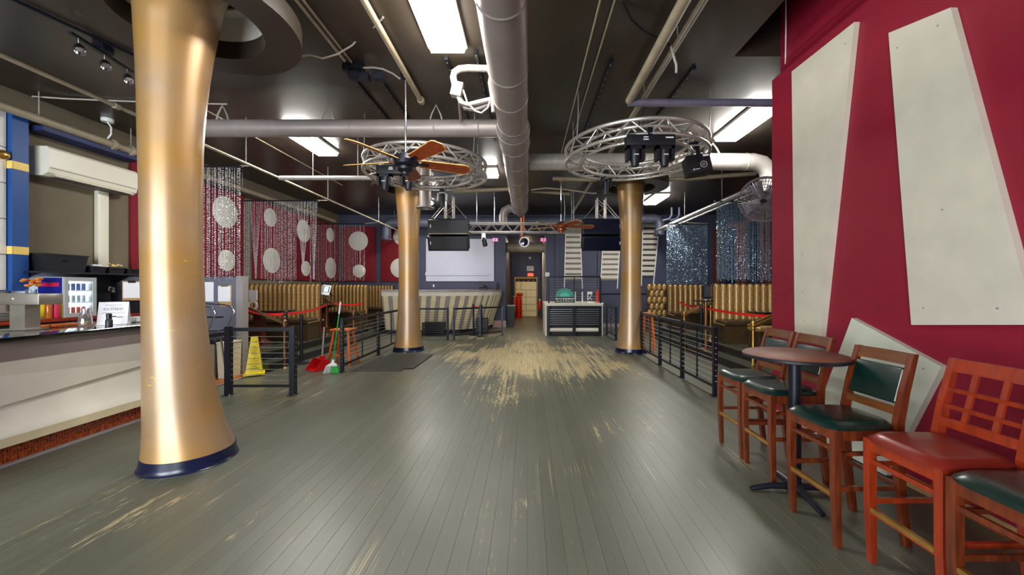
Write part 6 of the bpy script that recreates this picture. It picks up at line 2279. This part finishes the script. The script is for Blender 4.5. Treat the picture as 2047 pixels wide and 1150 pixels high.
# white letter-like shapes beside it
for u, kind, lab in ((1150, 0, 'white letter board with a bent stroke beside the sunburst sign'), (1164, 1, 'white letter board with a straight stroke beside the sunburst sign'), (1179, 2, 'white patterned board at the right end of the booth top')):
    p = at(u, 590, ysn)
    t = thing('letter_board', lab, 'letter', (p.x, ysn, z0), 0, 'white letter boards on the booth')
    if kind < 2:
        off = -0.03 if kind == 0 else 0
        MB().mm(p.x - 0.02, p.x + 0.02, ysn - 0.01, ysn + 0.01, z0 + 0.12, z0 + 0.36).prism([(p.x - 0.02, ysn - 0.01, z0 + 0.121), (p.x + 0.02, ysn - 0.01, z0 + 0.121), (p.x + 0.03 + off, ysn - 0.01, z0 + 0.075), (p.x - 0.02 + off, ysn - 0.01, z0 + 0.075)], (0, 0.02, 0)).build('stroke', 'white_plastic', t)
        MB().sphere((p.x, ysn, z0 + 0.034), 0.033, 10, 8).build('dot', 'white_plastic', t)
    else:
        MB().mm(p.x - 0.085, p.x + 0.085, ysn - 0.008, ysn + 0.008, z0, z0 + 0.05).mm(p.x - 0.085, p.x + 0.085, ysn - 0.008, ysn + 0.008, z0 + 0.27, z0 + 0.37).mm(p.x - 0.085, p.x - 0.055, ysn - 0.008, ysn + 0.008, z0 + 0.08, z0 + 0.27).build('frame', 'white_plastic', t)
        MB().beam((p.x - 0.06, ysn, z0 + 0.09), (p.x + 0.07, ysn, z0 + 0.26), 0.016, 0.03, up=(0, 1, 0)).beam((p.x, ysn, z0 + 0.17), (p.x + 0.075, ysn, z0 + 0.08), 0.016, 0.03, up=(0, 1, 0)).build('stroke', 'white_plastic', t)
one('red_bottle', MB().lathe([(0.05, z0), (0.055, z0 + 0.02), (0.055, z0 + 0.35), (0.02, z0 + 0.42)], (at(1194, 0, 12.9).x, 12.9, 0), 14), 'fire_red', 'red bottle at the right end of the booth top', 'bottle')
p = at(1203, 607, 12.2)
one('round_lamp', MB().lathe([(0.05, 0), (0.06, 0.03), (0.03, 0.07)], (p.x + 0.06, 12.36, p.z), 16, axis=(0.5, -0.8, 0)), 'chrome', 'small chrome lamp on the right corner of the booth', 'lamp')

# ================================================================== STRIPED SLANTED PANELS ON THE BACK WALL


def striped(tl, tr, br, bl, n, label, dark, skip=0.62):
    a, b_, c_, d = [at(u, v, YB - 0.03) for u, v in (tl, tr, br, bl)]
    t = thing('striped_panel', label, 'wall panel', (d.x, YB, d.z), 0, 'striped panels on the back wall')
    for p0, p1 in ((a, d), (b_, c_)):
        ext = p1 + (p1 - p0) * 0.0
        lo = Vector((ext.x, ext.y, ext.z - 0.32))
        MB().beam(p0, lo, 0.035, 0.03, up=(0, 1, 0)).build('edge_strip', 'white_plastic', t)
    for k in range(n):
        s0_, s1_ = k / n, (k + skip) / n
        q = [a.lerp(d, s0_), b_.lerp(c_, s0_), b_.lerp(c_, s1_), a.lerp(d, s1_)]
        MB().prism(q, (0, 0.028, 0)).build('slat', 'stripe_cream', t)
        s2 = (k + 1) / n
        q = [a.lerp(d, s1_), b_.lerp(c_, s1_), b_.lerp(c_, s2), a.lerp(d, s2)]
        MB().prism([p + Vector((0, 0.012, 0)) for p in q], (0, 0.014, 0)).build('slat', dark, t)


striped((1131, 455), (1160, 455), (1164, 561), (1128, 561), 10, 'pale striped panel left of the right hanging speaker', 'stripe_grey')
striped((1206, 470), (1240, 470), (1234, 561), (1200, 561), 9, 'striped panel under the right hanging speaker', 'stripe_grey')
striped((1285, 448), (1318, 448), (1306, 555), (1282, 555), 10, 'striped panel right of the right gold column', 'stripe_dark')

# ================================================================== CORRIDOR
DY = 20.58
d0, d1 = at(1031, 0, DY).x, at(1072, 0, DY).x
t = MB()
t.mm(d0 - 0.07, d0, DY - 0.06, DY + 0.015, 0, 2.02).mm(d1, d1 + 0.07, DY - 0.06, DY + 0.015, 0, 2.02).mm(d0 - 0.07, d1 + 0.07, DY - 0.06, DY + 0.015, 2.02, 2.10)
door = struct('door_1', t, 'door_frame')
struct('door_leaf', MB().mm(d0 + 0.002, d1 - 0.002, DY - 0.03, DY + 0.01, 0.004, 2.015), 'grout', door)
rows = [(0.01, 0.30), (0.315, 0.64), (0.655, 1.03), (1.045, 1.42), (1.435, 1.86)]
for k, (za, zb) in enumerate(rows):
    cut = d0 + (d1 - d0) * (0.5 if k < 4 else 0.27)
    spans = [(d0 + 0.006, cut - 0.006), (cut + 0.006, d1 - 0.006)] if k > 0 else [(d0 + 0.006, d1 - 0.006)]
    for a, b_ in spans:
        struct('tile', MB().rbox(((a + b_) / 2, DY - 0.04, (za + zb) / 2), (b_ - a, 0.018, zb - za), 0.004, 1), 'door_tile', door)
for k in range(9):
    xx = d0 + 0.03 + (d1 - d0 - 0.06) * k / 8
    struct('tile', MB().rbox((xx, DY - 0.04, 1.93), (0.06 if k % 2 else 0.085, 0.018, 0.06), 0.004, 1), 'kraft' if k % 2 else 'ink', door)
p = at(1060.5, 556, DY)
t = thing('exit_sign', 'glowing red exit sign above the corridor door', 'exit sign', (p.x, DY, 2.12))
MB().mm(p.x - 0.16, p.x + 0.16, DY - 0.06, DY - 0.0, 2.14, 2.32).build('case', 'fire_red', t)
MB().mm(p.x - 0.15, p.x + 0.15, DY - 0.064, DY - 0.0605, 2.15, 2.31).build('lit_face', 'exit_red', t)
text('lettering', 'EXIT', 0.13, (p.x, DY - 0.066, 2.23), (R(90), 0, 0), 'white_plastic', t, 0.001)
p = at(1060, 537, DY)
t = thing('notice_sign', 'white notice on the navy wall above the exit sign', 'sign', (p.x, DY, p.z))
MB().mm(p.x - 0.18, p.x + 0.18, DY - 0.01, DY + 0.015, p.z - 0.13, p.z + 0.13).build('plate', 'paper', t)
for k in range(4):
    MB().mm(p.x - 0.13, p.x + 0.12 - 0.05 * (k % 2), DY - 0.014, DY - 0.0105, p.z + 0.07 - 0.05 * k, p.z + 0.09 - 0.05 * k).build('text_line', 'slat_grey', t)
p = at(1059.5, 548, DY)
one('door_bell', MB().lathe([(0.06, 0), (0.05, 0.03), (0.001, 0.04)], (p.x, DY + 0.015, p.z + 0.02), 16, axis=(0, -1, 0)), 'pipe_grey', 'round grey bell between the notice and the exit sign', 'bell')
p = at(1059.5, 516, DY)
one('dome_lamp', MB().lathe([(0.07, 0), (0.06, 0.04), (0.001, 0.06)], (p.x, DY + 0.015, p.z), 16, axis=(0, -1, 0)), 'white_plastic', 'small pale dome high on the navy corridor wall', 'lamp')
# red mannequin-like stand: draped red banner on a round head
p = at(1037, 632, 19.6)
t = thing('draped_stand', 'red draped stand with a round top before the corridor door', 'stand', (p.x, 19.6, 0))
MB().lathe([(0.17, 0.001), (0.16, 0.3), (0.15, 0.9), (0.13, 1.08), (0.06, 1.14)], (p.x, 19.6, 0), 24).build('drape', 'fire_red', t)
MB().sphere((p.x + 0.04, 19.6, 1.2), 0.14, 16, 10, (1.3, 0.8, 0.6)).build('round_top', 'fire_red', t)
p = at(1027, 632, 18.6)
t = thing('rope_post', 'slim red and brass post in the corridor', 'post', (p.x, 18.6, 0))
MB().lathe([(0.12, 0.001), (0.12, 0.02), (0.03, 0.05)], (p.x, 18.6, 0), 20).build('base', 'brass', t)
MB().tube((p.x, 18.6, 0.05), (p.x, 18.6, 1.05), 0.05, n=14).build('post', 'fire_red', t)
MB().sphere((p.x, 18.6, 1.09), 0.05, 12, 8).build('finial', 'brass', t)
p = at(1079, 620, 19.2)
t = thing('fire_extinguisher', 'red fire extinguisher on the right corridor wall', 'fire extinguisher', (0.62, 19.2, 0.45))
MB().lathe([(0.06, 0.42), (0.075, 0.45), (0.075, 0.82), (0.03, 0.9)], (0.62, 19.2, 0), 18).build('cylinder', 'fire_red', t)
MB().path([(0.62, 19.2, 0.9), (0.58, 19.17, 0.96), (0.52, 19.14, 0.88), (0.52, 19.14, 0.7)], 0.015, 8).build('hose', 'black_plastic', t)
MB().mm(0.59, 0.65, 19.17, 19.23, 0.9, 0.98).build('valve', 'white_plastic', t)
MB().mm(0.70, 0.7195, 19.12, 19.28, 0.5, 0.8).build('bracket', 'black_metal', t)
p = at(1015, 612, 15.6)
t = thing('black_bin', 'black bin at the left corner of the corridor', 'bin', (-0.66, 15.6, 0))
MB().loft([((-0.66, 15.6, 0.001), 0.14, 0.16), ((-0.66, 15.6, 0.80), 0.16, 0.18)]).build('bin_body', 'black_plastic', t)
MB().rbox((-0.66, 15.6, 0.82), (0.34, 0.38, 0.04), 0.01).build('lid', 'pipe_grey', t)
p = at(1086, 549, YB - 0.05)
t = thing('switch_box', 'white switch box on the right edge of the corridor mouth', 'switch', (p.x, YB, p.z))
MB().rbox((0.79, YB - 0.03, p.z), (0.16, 0.055, 0.16), 0.01).build('case', 'white_plastic', t)
MB().mm(0.78, 0.80, YB - 0.061, YB - 0.058, p.z - 0.04, p.z + 0.04).build('switch', 'ink', t)
